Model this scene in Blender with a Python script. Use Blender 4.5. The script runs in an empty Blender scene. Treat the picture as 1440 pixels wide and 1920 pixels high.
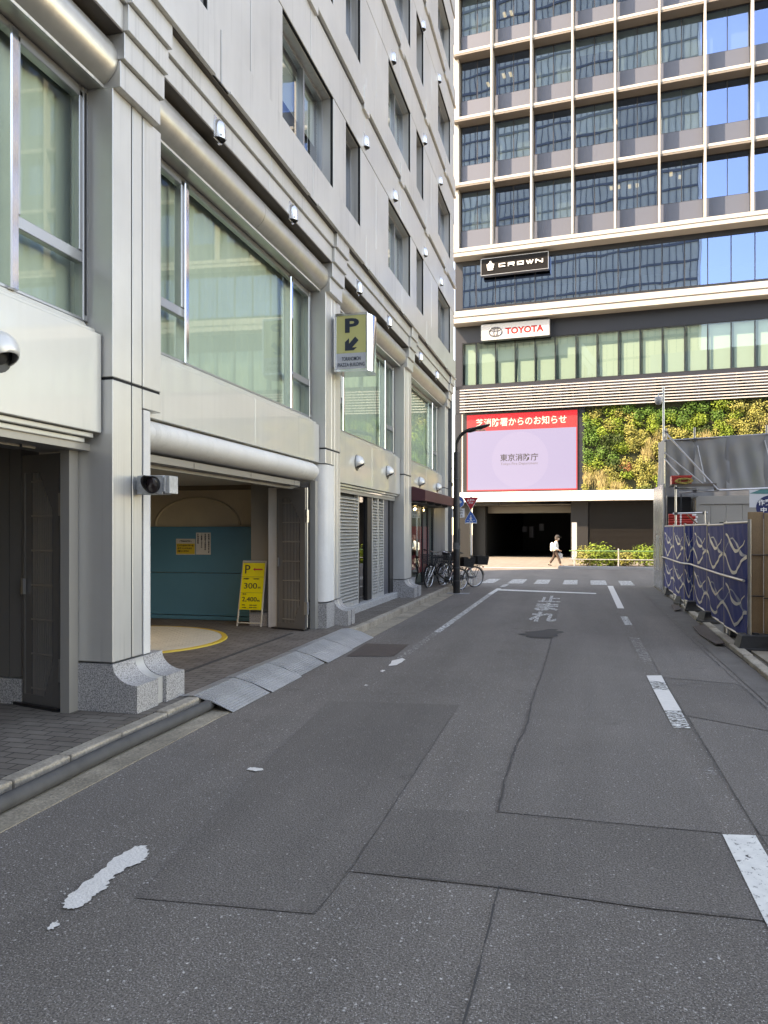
import bpy, bmesh, math, random
from mathutils import Vector, Matrix, Euler
R = math.radians
random.seed(11)
SC = bpy.context.scene
COL = SC.collection
# ---------------------------------------------------------------- camera
YAW = 14.198
cam_d = bpy.data.cameras.new("camera"); cam = bpy.data.objects.new("camera", cam_d); COL.objects.link(cam)
cam.location = (0, 0, 1.7); cam.rotation_euler = (R(90), 0, R(YAW))
cam_d.sensor_fit = 'VERTICAL'; cam_d.sensor_height = 36.0; cam_d.sensor_width = 27.0
cam_d.lens = 36.0 * 1415 / 1920; cam_d.shift_y = 35 / 1920
cam_d.clip_start = 0.05; cam_d.clip_end = 2000
SC.camera = cam
# ---------------------------------------------------------------- sky, sun, exposure
SUN_EL, SUN_AZ = 45.0, 55.0          # the sun stands behind the camera to the left, 55 degrees off the street axis
w = bpy.data.worlds.new("World"); SC.world = w; w.use_nodes = True
nt = w.node_tree; bg = nt.nodes['Background']
sky = nt.nodes.new('ShaderNodeTexSky'); sky.sky_type = 'NISHITA'; sky.sun_disc = False
sky.sun_elevation = R(SUN_EL); sky.sun_rotation = R(180 + SUN_AZ); sky.air_density = 1.0; sky.dust_density = 0.3; sky.ozone_density = 3.0
nt.links.new(sky.outputs[0], bg.inputs[0]); bg.inputs[1].default_value = 0.15
sd = bpy.data.lights.new("sun", 'SUN'); sd.energy = 2.0; sd.angle = R(0.53); sd.color = (1.0, 0.97, 0.93)
sun = bpy.data.objects.new("sun", sd); COL.objects.link(sun); sun.location = (-30, -20, 60)
ce = math.cos(R(SUN_EL))
to_sun = Vector((-math.sin(R(SUN_AZ)) * ce, -math.cos(R(SUN_AZ)) * ce, math.sin(R(SUN_EL))))
sun.rotation_euler = to_sun.to_track_quat('Z', 'Y').to_euler()
vs = SC.view_settings; vs.view_transform = 'Standard'; vs.look = 'None'; vs.gamma = 1.0; vs.exposure = 2.75; vs.use_curve_mapping = False
vs.use_white_balance = True; vs.white_balance_temperature = 11600; vs.white_balance_tint = 19
cy = SC.cycles
cy.use_denoising = True; cy.max_bounces = 8; cy.diffuse_bounces = 4; cy.glossy_bounces = 4; cy.transmission_bounces = 4
cy.transparent_max_bounces = 12; cy.caustics_reflective = False; cy.caustics_refractive = False; cy.sample_clamp_indirect = 4.0
# ---------------------------------------------------------------- helpers
class MB:
    def __init__(s): s.v = []; s.f = []; s.m = []
    def add(s, vs, fs, mi=0):
        n = len(s.v); s.v += [tuple(v) for v in vs]
        for f in fs: s.f.append([n + i for i in f]); s.m.append(mi)
        return s
    def box(s, x0, x1, y0, y1, z0, z1, mi=0):
        if x0 > x1: x0, x1 = x1, x0
        if y0 > y1: y0, y1 = y1, y0
        if z0 > z1: z0, z1 = z1, z0
        return s.add([(x0,y0,z0),(x1,y0,z0),(x1,y1,z0),(x0,y1,z0),(x0,y0,z1),(x1,y0,z1),(x1,y1,z1),(x0,y1,z1)],
              [(0,3,2,1),(4,5,6,7),(0,1,5,4),(1,2,6,5),(2,3,7,6),(3,0,4,7)], mi)
    def quad(s, a, b, c, d, mi=0): return s.add([a,b,c,d], [(0,1,2,3)], mi)
    def poly(s, pts, mi=0): return s.add(pts, [tuple(range(len(pts)))], mi)
    def prism(s, pts, off, mi=0):
        """closed polygon pts (3-D) extruded by vector off"""
        n = len(pts); o = Vector(off); top = [tuple(Vector(p) + o) for p in pts]
        fs = [tuple(reversed(range(n))), tuple(range(n, 2*n))] + [(i, (i+1) % n, n+(i+1) % n, n+i) for i in range(n)]
        return s.add(list(pts) + top, fs, mi)
    def sweep(s, rings, mi=0, cap=True, closed=True):
        n = len(rings[0]); vs = [p for r in rings for p in r]; fs = []
        for k in range(len(rings) - 1):
            for i in range(n if closed else n - 1):
                j = (i + 1) % n
                fs.append((k*n+i, k*n+j, (k+1)*n+j, (k+1)*n+i))
        if cap and closed: fs += [tuple(reversed(range(n))), tuple(range((len(rings)-1)*n, len(rings)*n))]
        return s.add(vs, fs, mi)
    def tube(s, path, r, n=8, mi=0, closed=False):
        P = [Vector(p) for p in path]; rings = []; prev = None
        for i, p in enumerate(P):
            if closed: t = P[(i+1) % len(P)] - P[i-1]
            else: t = P[min(i+1, len(P)-1)] - P[max(i-1, 0)]
            t.normalize()
            if prev is None:
                a = Vector((0,0,1)) if abs(t.z) < .9 else Vector((1,0,0)); u = t.cross(a).normalized()
            else: u = (prev - t * prev.dot(t)).normalized()
            prev = u; q = t.cross(u); rr = r[i] if isinstance(r, (list, tuple)) else r
            rings.append([tuple(p + (u*math.cos(2*math.pi*k/n) + q*math.sin(2*math.pi*k/n)) * rr) for k in range(n)])
        if closed: rings.append(rings[0])
        return s.sweep(rings, mi, cap=not closed)
    def lathe(s, prof, c=(0,0,0), n=20, mi=0, a0=0.0, a1=2*math.pi):
        full = abs(a1 - a0 - 2*math.pi) < 1e-6; m = n if full else n + 1
        rings = [[(c[0]+r*math.cos(a0+(a1-a0)*k/n), c[1]+r*math.sin(a0+(a1-a0)*k/n), c[2]+z) for k in range(m)] for r, z in prof]
        return s.sweep(rings, mi, cap=False, closed=full)
MW = {}
def empty(name, loc=(0,0,0), rz=0.0, label=None, cat=None, group=None, parent=None):
    o = bpy.data.objects.new(name, None); COL.objects.link(o); o.empty_display_size = .2
    M = Matrix.Translation(loc) @ Matrix.Rotation(rz, 4, 'Z')
    if parent is not None: o.parent = parent; o.matrix_local = MW[parent.name].inverted() @ M
    else: o.matrix_local = M
    MW[o.name] = M
    if label: tag(o, label, cat, group)
    return o
def tag(o, label=None, cat=None, group=None, kind=None):
    if label: o['label'] = label
    if cat: o['category'] = cat
    if group: o['group'] = group
    if kind: o['kind'] = kind
    return o
def obj(name, mb, mat, parent=None, smooth=None, bevel=0.0, local=None, seg=1, uvflip=False):
    """links mb as one mesh object. Vertices are world coordinates, or coordinates of the frame `local` (a Matrix)."""
    me = bpy.data.meshes.new(name); L = local if local is not None else Matrix.Identity(4)
    PM = MW[parent.name] if parent is not None else Matrix.Identity(4)
    if parent is None:
        # a thing's own origin: centre of its foot
        W = [L @ Vector(v) for v in mb.v]
        if W:
            org = Vector(((min(p.x for p in W)+max(p.x for p in W))/2, (min(p.y for p in W)+max(p.y for p in W))/2, min(p.z for p in W)))
        else: org = Vector()
        OM = Matrix.Translation(org)
        T = OM.inverted() @ L
    else: OM = PM; T = PM.inverted() @ L
    me.from_pydata([tuple(T @ Vector(v)) for v in mb.v], [], mb.f)
    for m in (mat if isinstance(mat, (list, tuple)) else [mat]): me.materials.append(m)
    me.polygons.foreach_set('material_index', mb.m)
    bm = bmesh.new(); bm.from_mesh(me); bmesh.ops.recalc_face_normals(bm, faces=bm.faces); bm.to_mesh(me); bm.free()
    if smooth is not None:
        me.polygons.foreach_set('use_smooth', [True]*len(me.polygons)); me.set_sharp_from_angle(angle=R(smooth))
    me.update()
    o = bpy.data.objects.new(name, me); COL.objects.link(o)
    if parent is not None: o.parent = parent
    else: o.matrix_local = OM
    MW[o.name] = OM.copy()
    if bevel:
        b = o.modifiers.new('bevel', 'BEVEL'); b.width = bevel; b.segments = seg; b.limit_method = 'ANGLE'; b.angle_limit = R(40)
        b.harden_normals = False
    return o
def struct(name, mb, mat, **k): return tag(obj(name, mb, mat, **k), kind='structure')
def text_mb(body, height, width=None, bold=0.0, depth=0.004, space=1.0):
    """solid lettering in its own x-y plane, centred, facing +z"""
    cu = bpy.data.curves.new("lettering", 'FONT'); cu.body = body; cu.size = 1.0; cu.align_x = 'LEFT'; cu.offset = bold
    cu.resolution_u = 3; cu.space_character = space
    t = bpy.data.objects.new("lettering_source", cu); COL.objects.link(t)
    me = bpy.data.meshes.new_from_object(t.evaluated_get(bpy.context.evaluated_depsgraph_get()))
    COL.objects.unlink(t); bpy.data.objects.remove(t)
    mb = MB()
    if not me.vertices: return mb
    xs = [v.co.x for v in me.vertices]; ys = [v.co.y for v in me.vertices]
    sy = height / (max(ys) - min(ys)); sx = width / (max(xs) - min(xs)) if width else sy
    cx, cyy = (max(xs)+min(xs))/2, (max(ys)+min(ys))/2
    vs_ = [((v.co.x-cx)*sx, (v.co.y-cyy)*sy, 0) for v in me.vertices]; fs = [tuple(p.vertices) for p in me.polygons]
    n = len(vs_)
    ec = {}
    for f in fs:
        for i in range(len(f)):
            a, b = f[i], f[(i+1) % len(f)]; ec[(a, b)] = ec.get((a, b), 0) + 1
    sides = [(a, b, n+b, n+a) for (a, b) in ec if (b, a) not in ec]
    mb.add([(x, y, depth) for x, y, z in vs_] + vs_, fs + sides)
    bpy.data.meshes.remove(me); bpy.data.curves.remove(cu)
    return mb
def face_frame(origin, right, up):
    r = Vector(right).normalized(); u = Vector(up).normalized(); n = r.cross(u)
    return Matrix(((r.x,u.x,n.x,origin[0]),(r.y,u.y,n.y,origin[1]),(r.z,u.z,n.z,origin[2]),(0,0,0,1)))
# ---------------------------------------------------------------- materials
def mat(name, col=(.5,.5,.5), rough=.5, metal=0.0, spec=.5, noise=None, bump=None, vary=0.0, vscale=1.0, streak=0.0, drip=0.0, emit=None, coat=0.0, tcoord='Object'):
    m = bpy.data.materials.new(name); m.use_nodes = True; t = m.node_tree; b = t.nodes['Principled BSDF']
    b.inputs['Base Color'].default_value = (*col, 1); b.inputs['Roughness'].default_value = rough; b.inputs['Metallic'].default_value = metal
    b.inputs['Specular IOR Level'].default_value = spec; b.inputs['Coat Weight'].default_value = coat
    tc = t.nodes.new('ShaderNodeTexCoord')
    if emit: b.inputs['Emission Color'].default_value = (*emit[0], 1); b.inputs['Emission Strength'].default_value = emit[1]
    last = None
    def chain(fac, dark, light):
        nonlocal last
        mp = t.nodes.new('ShaderNodeMapRange'); mp.inputs[1].default_value = .3; mp.inputs[2].default_value = .7; mp.inputs[3].default_value = dark; mp.inputs[4].default_value = light
        t.links.new(fac, mp.inputs[0])
        mx = t.nodes.new('ShaderNodeMix'); mx.data_type = 'RGBA'; mx.blend_type = 'MULTIPLY'; mx.inputs[0].default_value = 1
        if last is None: mx.inputs[6].default_value = (*col, 1)
        else: t.links.new(last, mx.inputs[6])
        t.links.new(mp.outputs[0], mx.inputs[7]); last = mx.outputs[2]
    if vary:
        n = t.nodes.new('ShaderNodeTexNoise'); n.inputs['Scale'].default_value = vscale; n.inputs['Detail'].default_value = 6; n.inputs['Roughness'].default_value = .65
        t.links.new(tc.outputs[tcoord], n.inputs['Vector']); chain(n.outputs[0], 1 - vary, 1 + vary*.4)
        rr = t.nodes.new('ShaderNodeMapRange'); rr.inputs[3].default_value = max(.02, rough - .1*vary*4); rr.inputs[4].default_value = min(1, rough + .1*vary*4)
        t.links.new(n.outputs[0], rr.inputs[0]); t.links.new(rr.outputs[0], b.inputs['Roughness'])
    if streak:
        mp2 = t.nodes.new('ShaderNodeMapping'); mp2.inputs['Scale'].default_value = (9, 9, .35)
        n2 = t.nodes.new('ShaderNodeTexNoise'); n2.inputs['Scale'].default_value = 1.0; n2.inputs['Detail'].default_value = 5
        t.links.new(tc.outputs[tcoord], mp2.inputs[0]); t.links.new(mp2.outputs[0], n2.inputs['Vector']); chain(n2.outputs[0], 1 - streak, 1.0)
    if drip:      # rain streaks: thin upright runs of dirt, in some places only
        mp4 = t.nodes.new('ShaderNodeMapping'); mp4.inputs['Scale'].default_value = (17, 17, .22)
        n7 = t.nodes.new('ShaderNodeTexNoise'); n7.inputs['Scale'].default_value = 1.0; n7.inputs['Detail'].default_value = 3
        n8 = t.nodes.new('ShaderNodeTexNoise'); n8.inputs['Scale'].default_value = .8; n8.inputs['Detail'].default_value = 2
        t.links.new(tc.outputs[tcoord], mp4.inputs[0]); t.links.new(mp4.outputs[0], n7.inputs['Vector']); t.links.new(tc.outputs[tcoord], n8.inputs['Vector'])
        r7 = t.nodes.new('ShaderNodeMapRange'); r7.inputs[1].default_value = .54; r7.inputs[2].default_value = .72; t.links.new(n7.outputs[0], r7.inputs[0])
        r8 = t.nodes.new('ShaderNodeMapRange'); r8.inputs[1].default_value = .42; r8.inputs[2].default_value = .62; t.links.new(n8.outputs[0], r8.inputs[0])
        m7 = t.nodes.new('ShaderNodeMath'); m7.operation = 'MULTIPLY'; t.links.new(r7.outputs[0], m7.inputs[0]); t.links.new(r8.outputs[0], m7.inputs[1])
        m8 = t.nodes.new('ShaderNodeMath'); m8.operation = 'MULTIPLY_ADD'; m8.inputs[1].default_value = -drip*.4/1.0; m8.inputs[2].default_value = .5; t.links.new(m7.outputs[0], m8.inputs[0])
        chain(m8.outputs[0], 0.0, 2.0)
    if noise:
        n3 = t.nodes.new('ShaderNodeTexNoise'); n3.inputs['Scale'].default_value = noise[0]; n3.inputs['Detail'].default_value = 2
        t.links.new(tc.outputs[tcoord], n3.inputs['Vector']); chain(n3.outputs[0], 1 - noise[1], 1 + noise[1])
    if last is not None: t.links.new(last, b.inputs['Base Color'])
    if bump:
        n4 = t.nodes.new('ShaderNodeTexNoise'); n4.inputs['Scale'].default_value = bump[0]; n4.inputs['Detail'].default_value = 4
        t.links.new(tc.outputs[tcoord], n4.inputs['Vector'])
        bp = t.nodes.new('ShaderNodeBump'); bp.inputs['Strength'].default_value = bump[1]; bp.inputs['Distance'].default_value = .01
        t.links.new(n4.outputs[0], bp.inputs['Height']); t.links.new(bp.outputs[0], b.inputs['Normal'])
    return m
def glass(name, tint, refl=(1,1,1), base=.06, rough=.0, ior=1.5, wav=0.0):
    """a window pane: part of the light goes straight through, the rest mirrors by Fresnel"""
    m = bpy.data.materials.new(name); m.use_nodes = True; t = m.node_tree
    for n in list(t.nodes): t.nodes.remove(n)
    out = t.nodes.new('ShaderNodeOutputMaterial'); mx = t.nodes.new('ShaderNodeMixShader')
    tr = t.nodes.new('ShaderNodeBsdfTransparent'); tr.inputs[0].default_value = (*tint, 1)
    gl = t.nodes.new('ShaderNodeBsdfGlossy'); gl.inputs[0].default_value = (*refl, 1); gl.inputs['Roughness'].default_value = rough
    ge = t.nodes.new('ShaderNodeNewGeometry'); dt = t.nodes.new('ShaderNodeVectorMath'); dt.operation = 'DOT_PRODUCT'
    t.links.new(ge.outputs['Incoming'], dt.inputs[0]); t.links.new(ge.outputs['Normal'], dt.inputs[1])
    def mth(op, a, b_=None, clamp=False):
        n = t.nodes.new('ShaderNodeMath'); n.operation = op; n.use_clamp = clamp
        for i, q in enumerate((a, b_)):
            if q is None: continue
            if isinstance(q, (int, float)): n.inputs[i].default_value = q
            else: t.links.new(q, n.inputs[i])
        return n
    f0 = min(.95, base + .04); ab = mth('ABSOLUTE', dt.outputs['Value']); om = mth('SUBTRACT', 1.0, ab.outputs[0]); p5 = mth('POWER', om.outputs[0], 5.0)
    ml = mth('MULTIPLY', p5.outputs[0], 1 - f0); ad = mth('ADD', ml.outputs[0], f0, True)
    t.links.new(ad.outputs[0], mx.inputs[0]); t.links.new(tr.outputs[0], mx.inputs[1]); t.links.new(gl.outputs[0], mx.inputs[2])
    t.links.new(mx.outputs[0], out.inputs[0])
    if wav:
        tc = t.nodes.new('ShaderNodeTexCoord'); n4 = t.nodes.new('ShaderNodeTexNoise'); n4.inputs['Scale'].default_value = .9; n4.inputs['Detail'].default_value = 0
        t.links.new(tc.outputs['Object'], n4.inputs['Vector'])
        bp = t.nodes.new('ShaderNodeBump'); bp.inputs['Strength'].default_value = wav; bp.inputs['Distance'].default_value = .02
        t.links.new(n4.outputs[0], bp.inputs['Height']); t.links.new(bp.outputs[0], gl.inputs['Normal'])
    return m
def asphalt(name, col, speck, scale, big=.12, tone=None):
    m = mat(name, col, rough=.85, spec=.3); t = m.node_tree; b = t.nodes['Principled BSDF']
    tc = t.nodes.new('ShaderNodeTexCoord')
    def vor(sc, lo, hi, dens):
        v = t.nodes.new('ShaderNodeTexVoronoi'); v.inputs['Scale'].default_value = sc
        t.links.new(tc.outputs['Object'], v.inputs['Vector'])
        sp = t.nodes.new('ShaderNodeSeparateColor'); t.links.new(v.outputs['Color'], sp.inputs[0])
        th = t.nodes.new('ShaderNodeMapRange'); th.inputs[1].default_value = dens; th.inputs[2].default_value = 1.0; th.inputs[3].default_value = lo; th.inputs[4].default_value = hi
        t.links.new(sp.outputs[0], th.inputs[0])
        ed = t.nodes.new('ShaderNodeMapRange'); ed.inputs[1].default_value = .45; ed.inputs[2].default_value = .25; ed.inputs[3].default_value = 0; ed.inputs[4].default_value = 1
        t.links.new(v.outputs['Distance'], ed.inputs[0])
        mu = t.nodes.new('ShaderNodeMath'); mu.operation = 'MULTIPLY'; t.links.new(th.outputs[0], mu.inputs[0]); t.links.new(ed.outputs[0], mu.inputs[1])
        return mu.outputs[0], v
    s1, v1 = vor(scale, 0, speck, .55); s2, v2 = vor(scale*.45, 0, speck*1.3, .93)
    n1 = t.nodes.new('ShaderNodeTexNoise'); n1.inputs['Scale'].default_value = .55; n1.inputs['Detail'].default_value = 7; n1.inputs['Roughness'].default_value = .7
    t.links.new(tc.outputs['Object'], n1.inputs['Vector'])
    n2 = t.nodes.new('ShaderNodeTexNoise'); n2.inputs['Scale'].default_value = scale*.8; n2.inputs['Detail'].default_value = 3
    t.links.new(tc.outputs['Object'], n2.inputs['Vector'])
    r1 = t.nodes.new('ShaderNodeMapRange'); r1.inputs[1].default_value = .3; r1.inputs[2].default_value = .7; r1.inputs[3].default_value = 1-big; r1.inputs[4].default_value = 1+big; t.links.new(n1.outputs[0], r1.inputs[0])
    r2 = t.nodes.new('ShaderNodeMapRange'); r2.inputs[1].default_value = .35; r2.inputs[2].default_value = .65; r2.inputs[3].default_value = .55; r2.inputs[4].default_value = 1.35; t.links.new(n2.outputs[0], r2.inputs[0])
    mp3 = t.nodes.new('ShaderNodeMapping'); mp3.inputs['Scale'].default_value = (1.5, .11, 1); n5 = t.nodes.new('ShaderNodeTexNoise'); n5.inputs['Scale'].default_value = 1.0; n5.inputs['Detail'].default_value = 4
    t.links.new(tc.outputs['Object'], mp3.inputs[0]); t.links.new(mp3.outputs[0], n5.inputs['Vector'])
    r5 = t.nodes.new('ShaderNodeMapRange'); r5.inputs[1].default_value = .3; r5.inputs[2].default_value = .7; r5.inputs[3].default_value = .84; r5.inputs[4].default_value = 1.12; t.links.new(n5.outputs[0], r5.inputs[0])
    n6 = t.nodes.new('ShaderNodeTexNoise'); n6.inputs['Scale'].default_value = 2.3; n6.inputs['Detail'].default_value = 3; t.links.new(tc.outputs['Object'], n6.inputs['Vector'])
    r6 = t.nodes.new('ShaderNodeMapRange'); r6.inputs[1].default_value = .66; r6.inputs[2].default_value = .78; r6.inputs[3].default_value = 1.0; r6.inputs[4].default_value = .72; t.links.new(n6.outputs[0], r6.inputs[0])
    m56 = t.nodes.new('ShaderNodeMath'); m56.operation = 'MULTIPLY'; t.links.new(r5.outputs[0], m56.inputs[0]); t.links.new(r6.outputs[0], m56.inputs[1])
    mq = t.nodes.new('ShaderNodeMath'); mq.operation = 'MULTIPLY'; t.links.new(r1.outputs[0], mq.inputs[0]); t.links.new(m56.outputs[0], mq.inputs[1])
    mu = t.nodes.new('ShaderNodeMath'); mu.operation = 'MULTIPLY'; t.links.new(mq.outputs[0], mu.inputs[0]); t.links.new(r2.outputs[0], mu.inputs[1])
    sc = t.nodes.new('ShaderNodeVectorMath'); sc.operation = 'SCALE'; sc.inputs[0].default_value = col; t.links.new(mu.outputs[0], sc.inputs['Scale'])
    a1 = t.nodes.new('ShaderNodeMath'); t.links.new(s1, a1.inputs[0]); t.links.new(s2, a1.inputs[1])
    cb = t.nodes.new('ShaderNodeVectorMath'); cb.operation = 'SCALE'; cb.inputs[0].default_value = (1.0, .97, .92); t.links.new(a1.outputs[0], cb.inputs['Scale'])
    fin = t.nodes.new('ShaderNodeVectorMath'); t.links.new(sc.outputs[0], fin.inputs[0]); t.links.new(cb.outputs[0], fin.inputs[1])
    t.links.new(fin.outputs[0], b.inputs['Base Color']); b.inputs['Specular IOR Level'].default_value = .2
    bp = t.nodes.new('ShaderNodeBump'); bp.inputs['Strength'].default_value = .35; bp.inputs['Distance'].default_value = .006
    t.links.new(v1.outputs['Distance'], bp.inputs['Height']); t.links.new(bp.outputs[0], b.inputs['Normal'])
    return m
def paint(name, col, wear, scale=14.0, stretch=(1,1,1)):
    """road paint, worn through where the noise is low: the road shows there"""
    m = mat(name, col, rough=.7, spec=.3, vary=.18, vscale=9); t = m.node_tree; b = t.nodes['Principled BSDF']
    tc = t.nodes.new('ShaderNodeTexCoord'); mp = t.nodes.new('ShaderNodeMapping'); mp.inputs['Scale'].default_value = stretch
    n = t.nodes.new('ShaderNodeTexNoise'); n.inputs['Scale'].default_value = scale; n.inputs['Detail'].default_value = 9; n.inputs['Roughness'].default_value = .75
    t.links.new(tc.outputs['Object'], mp.inputs[0]); t.links.new(mp.outputs[0], n.inputs['Vector'])
    r = t.nodes.new('ShaderNodeMapRange'); r.inputs[1].default_value = wear - .02; r.inputs[2].default_value = wear + .02; t.links.new(n.outputs[0], r.inputs[0])
    t.links.new(r.outputs[0], b.inputs['Alpha'])
    return m
def bricks(name, c1, c2, mortar, sx, sy, gap=.012, rot=0.0, off=.5):
    m = mat(name, c1, rough=.8, spec=.3); t = m.node_tree; b = t.nodes['Principled BSDF']
    tc = t.nodes.new('ShaderNodeTexCoord'); mp = t.nodes.new('ShaderNodeMapping'); mp.inputs['Rotation'].default_value = (0, 0, rot)
    br = t.nodes.new('ShaderNodeTexBrick'); br.inputs['Scale'].default_value = 1.0; br.inputs['Brick Width'].default_value = sx; br.inputs['Row Height'].default_value = sy
    br.inputs['Mortar Size'].default_value = gap; br.inputs['Color1'].default_value = (*c1, 1); br.inputs['Color2'].default_value = (*c2, 1); br.inputs['Mortar'].default_value = (*mortar, 1); br.offset = off
    t.links.new(tc.outputs['Object'], mp.inputs[0]); t.links.new(mp.outputs[0], br.inputs['Vector'])
    n = t.nodes.new('ShaderNodeTexNoise'); n.inputs['Scale'].default_value = 2.5; n.inputs['Detail'].default_value = 8; n.inputs['Roughness'].default_value = .7
    t.links.new(tc.outputs['Object'], n.inputs['Vector'])
    r = t.nodes.new('ShaderNodeMapRange'); r.inputs[1].default_value = .3; r.inputs[2].default_value = .7; r.inputs[3].default_value = .7; r.inputs[4].default_value = 1.2; t.links.new(n.outputs[0], r.inputs[0])
    mx = t.nodes.new('ShaderNodeMix'); mx.data_type = 'RGBA'; mx.blend_type = 'MULTIPLY'; mx.inputs[0].default_value = 1
    t.links.new(br.outputs[0], mx.inputs[6]); t.links.new(r.outputs[0], mx.inputs[7]); t.links.new(mx.outputs[2], b.inputs['Base Color'])
    bp = t.nodes.new('ShaderNodeBump'); bp.inputs['Strength'].default_value = .5; bp.inputs['Distance'].default_value = .005; bp.invert = True
    t.links.new(br.outputs['Fac'], bp.inputs['Height']); t.links.new(bp.outputs[0], b.inputs['Normal'])
    return m
def granite(name, base=(.33,.325,.32)):
    m = mat(name, base, rough=.45, spec=.4); t = m.node_tree; b = t.nodes['Principled BSDF']; tc = t.nodes.new('ShaderNodeTexCoord')
    n = t.nodes.new('ShaderNodeTexNoise'); n.inputs['Scale'].default_value = 85; n.inputs['Detail'].default_value = 3; n.inputs['Roughness'].default_value = .8
    t.links.new(tc.outputs['Object'], n.inputs['Vector'])
    cr = t.nodes.new('ShaderNodeValToRGB'); cr.color_ramp.elements[0].position = .36; cr.color_ramp.elements[0].color = (base[0]*.28, base[1]*.28, base[2]*.3, 1)
    cr.color_ramp.elements[1].position = .62; cr.color_ramp.elements[1].color = (base[0]*1.65, base[1]*1.62, base[2]*1.6, 1)
    t.links.new(n.outputs[0], cr.inputs[0]); t.links.new(cr.outputs[0], b.inputs['Base Color'])
    return m
M = {}
M['panel'] = mat('satin aluminium cladding', (.645,.635,.605), rough=.36, metal=.5, spec=.5, vary=.11, vscale=.55, streak=.04, drip=.12, bump=(60,.03))
M['panel_gloss'] = mat('glossy cladding', (.60,.60,.57), rough=.4, metal=.35, vary=.06, vscale=.8, streak=.03, drip=.08, coat=.8)
M['panel_dark'] = mat('joint gap black', (.006,.006,.007), rough=.8)
M['tube'] = mat('bronze grey metal tube', (.56,.54,.49), rough=.34, metal=.65, vary=.1, vscale=1.3, streak=.1)
M['soffit'] = mat('soffit metal', (.36,.345,.32), rough=.45, metal=.4)
M['alu'] = mat('window aluminium', (.42,.43,.44), rough=.3, metal=.8)
M['chrome'] = mat('polished steel', (.78,.78,.78), rough=.12, metal=1.0, bump=(4,.05))
M['frame_dark'] = mat('dark window frame', (.045,.047,.05), rough=.4, metal=.4)
M['glass_green'] = glass('pale green wired glass', (.93,.985,.95), refl=(.85,.95,.88), base=.02)
M['glass_upper'] = glass('window glass', (.72,.78,.78), refl=(.95,.98,1), base=.2)
M['glass_office'] = glass('tinted office glass', (.42,.50,.52), refl=(.25,.40,.70), base=.44, wav=.06)
M['glass_pod'] = glass('clear greenish glass', (.70,.80,.76), refl=(.75,.9,.92), base=.06, wav=.03)
M['glass_door'] = glass('door glass', (.25,.27,.28), base=.1)
M['curtain'] = mat('pale curtain cloth', (.43,.50,.43), rough=.9, vary=.10, vscale=.6)
M['blind'] = mat('white window blind', (.62,.66,.62), rough=.85)
M['interior'] = mat('dim room', (.10,.105,.11), rough=.9)
M['interior_mid'] = mat('office room', (.30,.305,.3), rough=.9)
M['granite'] = granite('grey granite')
M['granite_light'] = granite('light granite', (.40,.40,.39))
M['white_wall'] = mat('rough white painted concrete', (.66,.65,.63), rough=.9, spec=.2, vary=.1, vscale=1.2, drip=.10, noise=(140,.07), bump=(150,.5))
M['ceiling'] = mat('garage ceiling board', (.42,.40,.36), rough=.9)
M['beige'] = mat('beige plaster', (.52,.43,.31), rough=.85, vary=.12, vscale=1.5)
M['teal'] = mat('teal painted steel door', (.07,.25,.36), rough=.4, vary=.1, vscale=.8)
M['grey_dark'] = mat('dark grey metal', (.06,.06,.062), rough=.45, metal=.3, vary=.15, vscale=3)
M['bronze_bar'] = mat('dark bronze steel bars', (.19,.18,.17), rough=.4, metal=.4)
M['black'] = mat('black metal', (.022,.02,.02), rough=.38, metal=.2, vary=.2, vscale=5)
M['rubber'] = mat('black rubber', (.022,.022,.024), rough=.7, bump=(40,.2))
M['vent'] = mat('brushed bright steel', (.72,.72,.72), rough=.25, metal=.85)
M['lampwhite'] = mat('grey white metal hood', (.66,.66,.64), rough=.35, metal=.3)
M['road'] = asphalt('old coarse asphalt', (.170,.149,.132), .30, 140)
M['road_smooth'] = asphalt('newer smooth asphalt', (.158,.139,.124), .15, 130, big=.10)
M['road_light'] = asphalt('worn grey asphalt', (.172,.152,.136), .16, 120, big=.10)
M['crack'] = mat('tar crack', (.05,.047,.045), rough=.7)
M['wet'] = mat('damp stain', (.034,.034,.034), rough=.75, vary=.3, vscale=5)
M['gutter'] = mat('old concrete gutter', (.33,.28,.215), rough=.9, vary=.45, vscale=2.2, noise=(60,.25), bump=(50,.6))
M['kerb'] = mat('weathered kerb stone', (.37,.32,.26), rough=.9, vary=.4, vscale=2.5, noise=(45,.2), bump=(35,.8))
M['pave'] = bricks('dark block paving', (.15,.126,.107), (.185,.16,.136), (.055,.048,.04), .22, .11, gap=.006)
M['far_pave'] = bricks('pale paving slabs', (.20,.183,.155), (.215,.198,.168), (.14,.13,.11), .6, .3, gap=.01)
M['far_kerb'] = mat('grey kerb', (.3,.3,.3), rough=.9, vary=.2)
M['paint'] = paint('white road paint', (.76,.74,.69), .41, 20)
M['paint_worn'] = paint('worn white road paint', (.76,.75,.71), .50, 16, (1,1.6,1))
M['paint_faint'] = paint('faded white road paint', (.62,.61,.58), .56, 18, (.6,2.5,1))
M['paint_full'] = mat('thick white road paint', (.74,.70,.65), rough=.75, vary=.12, vscale=14, bump=(60,.5))
M['steel_plate'] = mat('galvanised chequer plate', (.50,.51,.52), rough=.4, metal=.6, vary=.2, vscale=3, noise=(90,.25), bump=(70,.9))
M['rust_plate'] = mat('rusty brown cover', (.085,.062,.052), rough=.8, vary=.3, vscale=6, bump=(60,.6))
M['white_paint'] = mat('white paint', (.75,.75,.74), rough=.5)
M['stone_white'] = mat('cream white cladding', (.40,.39,.365), rough=.6, vary=.06, vscale=.8)
M['stone_fin'] = mat('light stone fin', (.38,.375,.36), rough=.6, vary=.06, vscale=.7)
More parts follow.
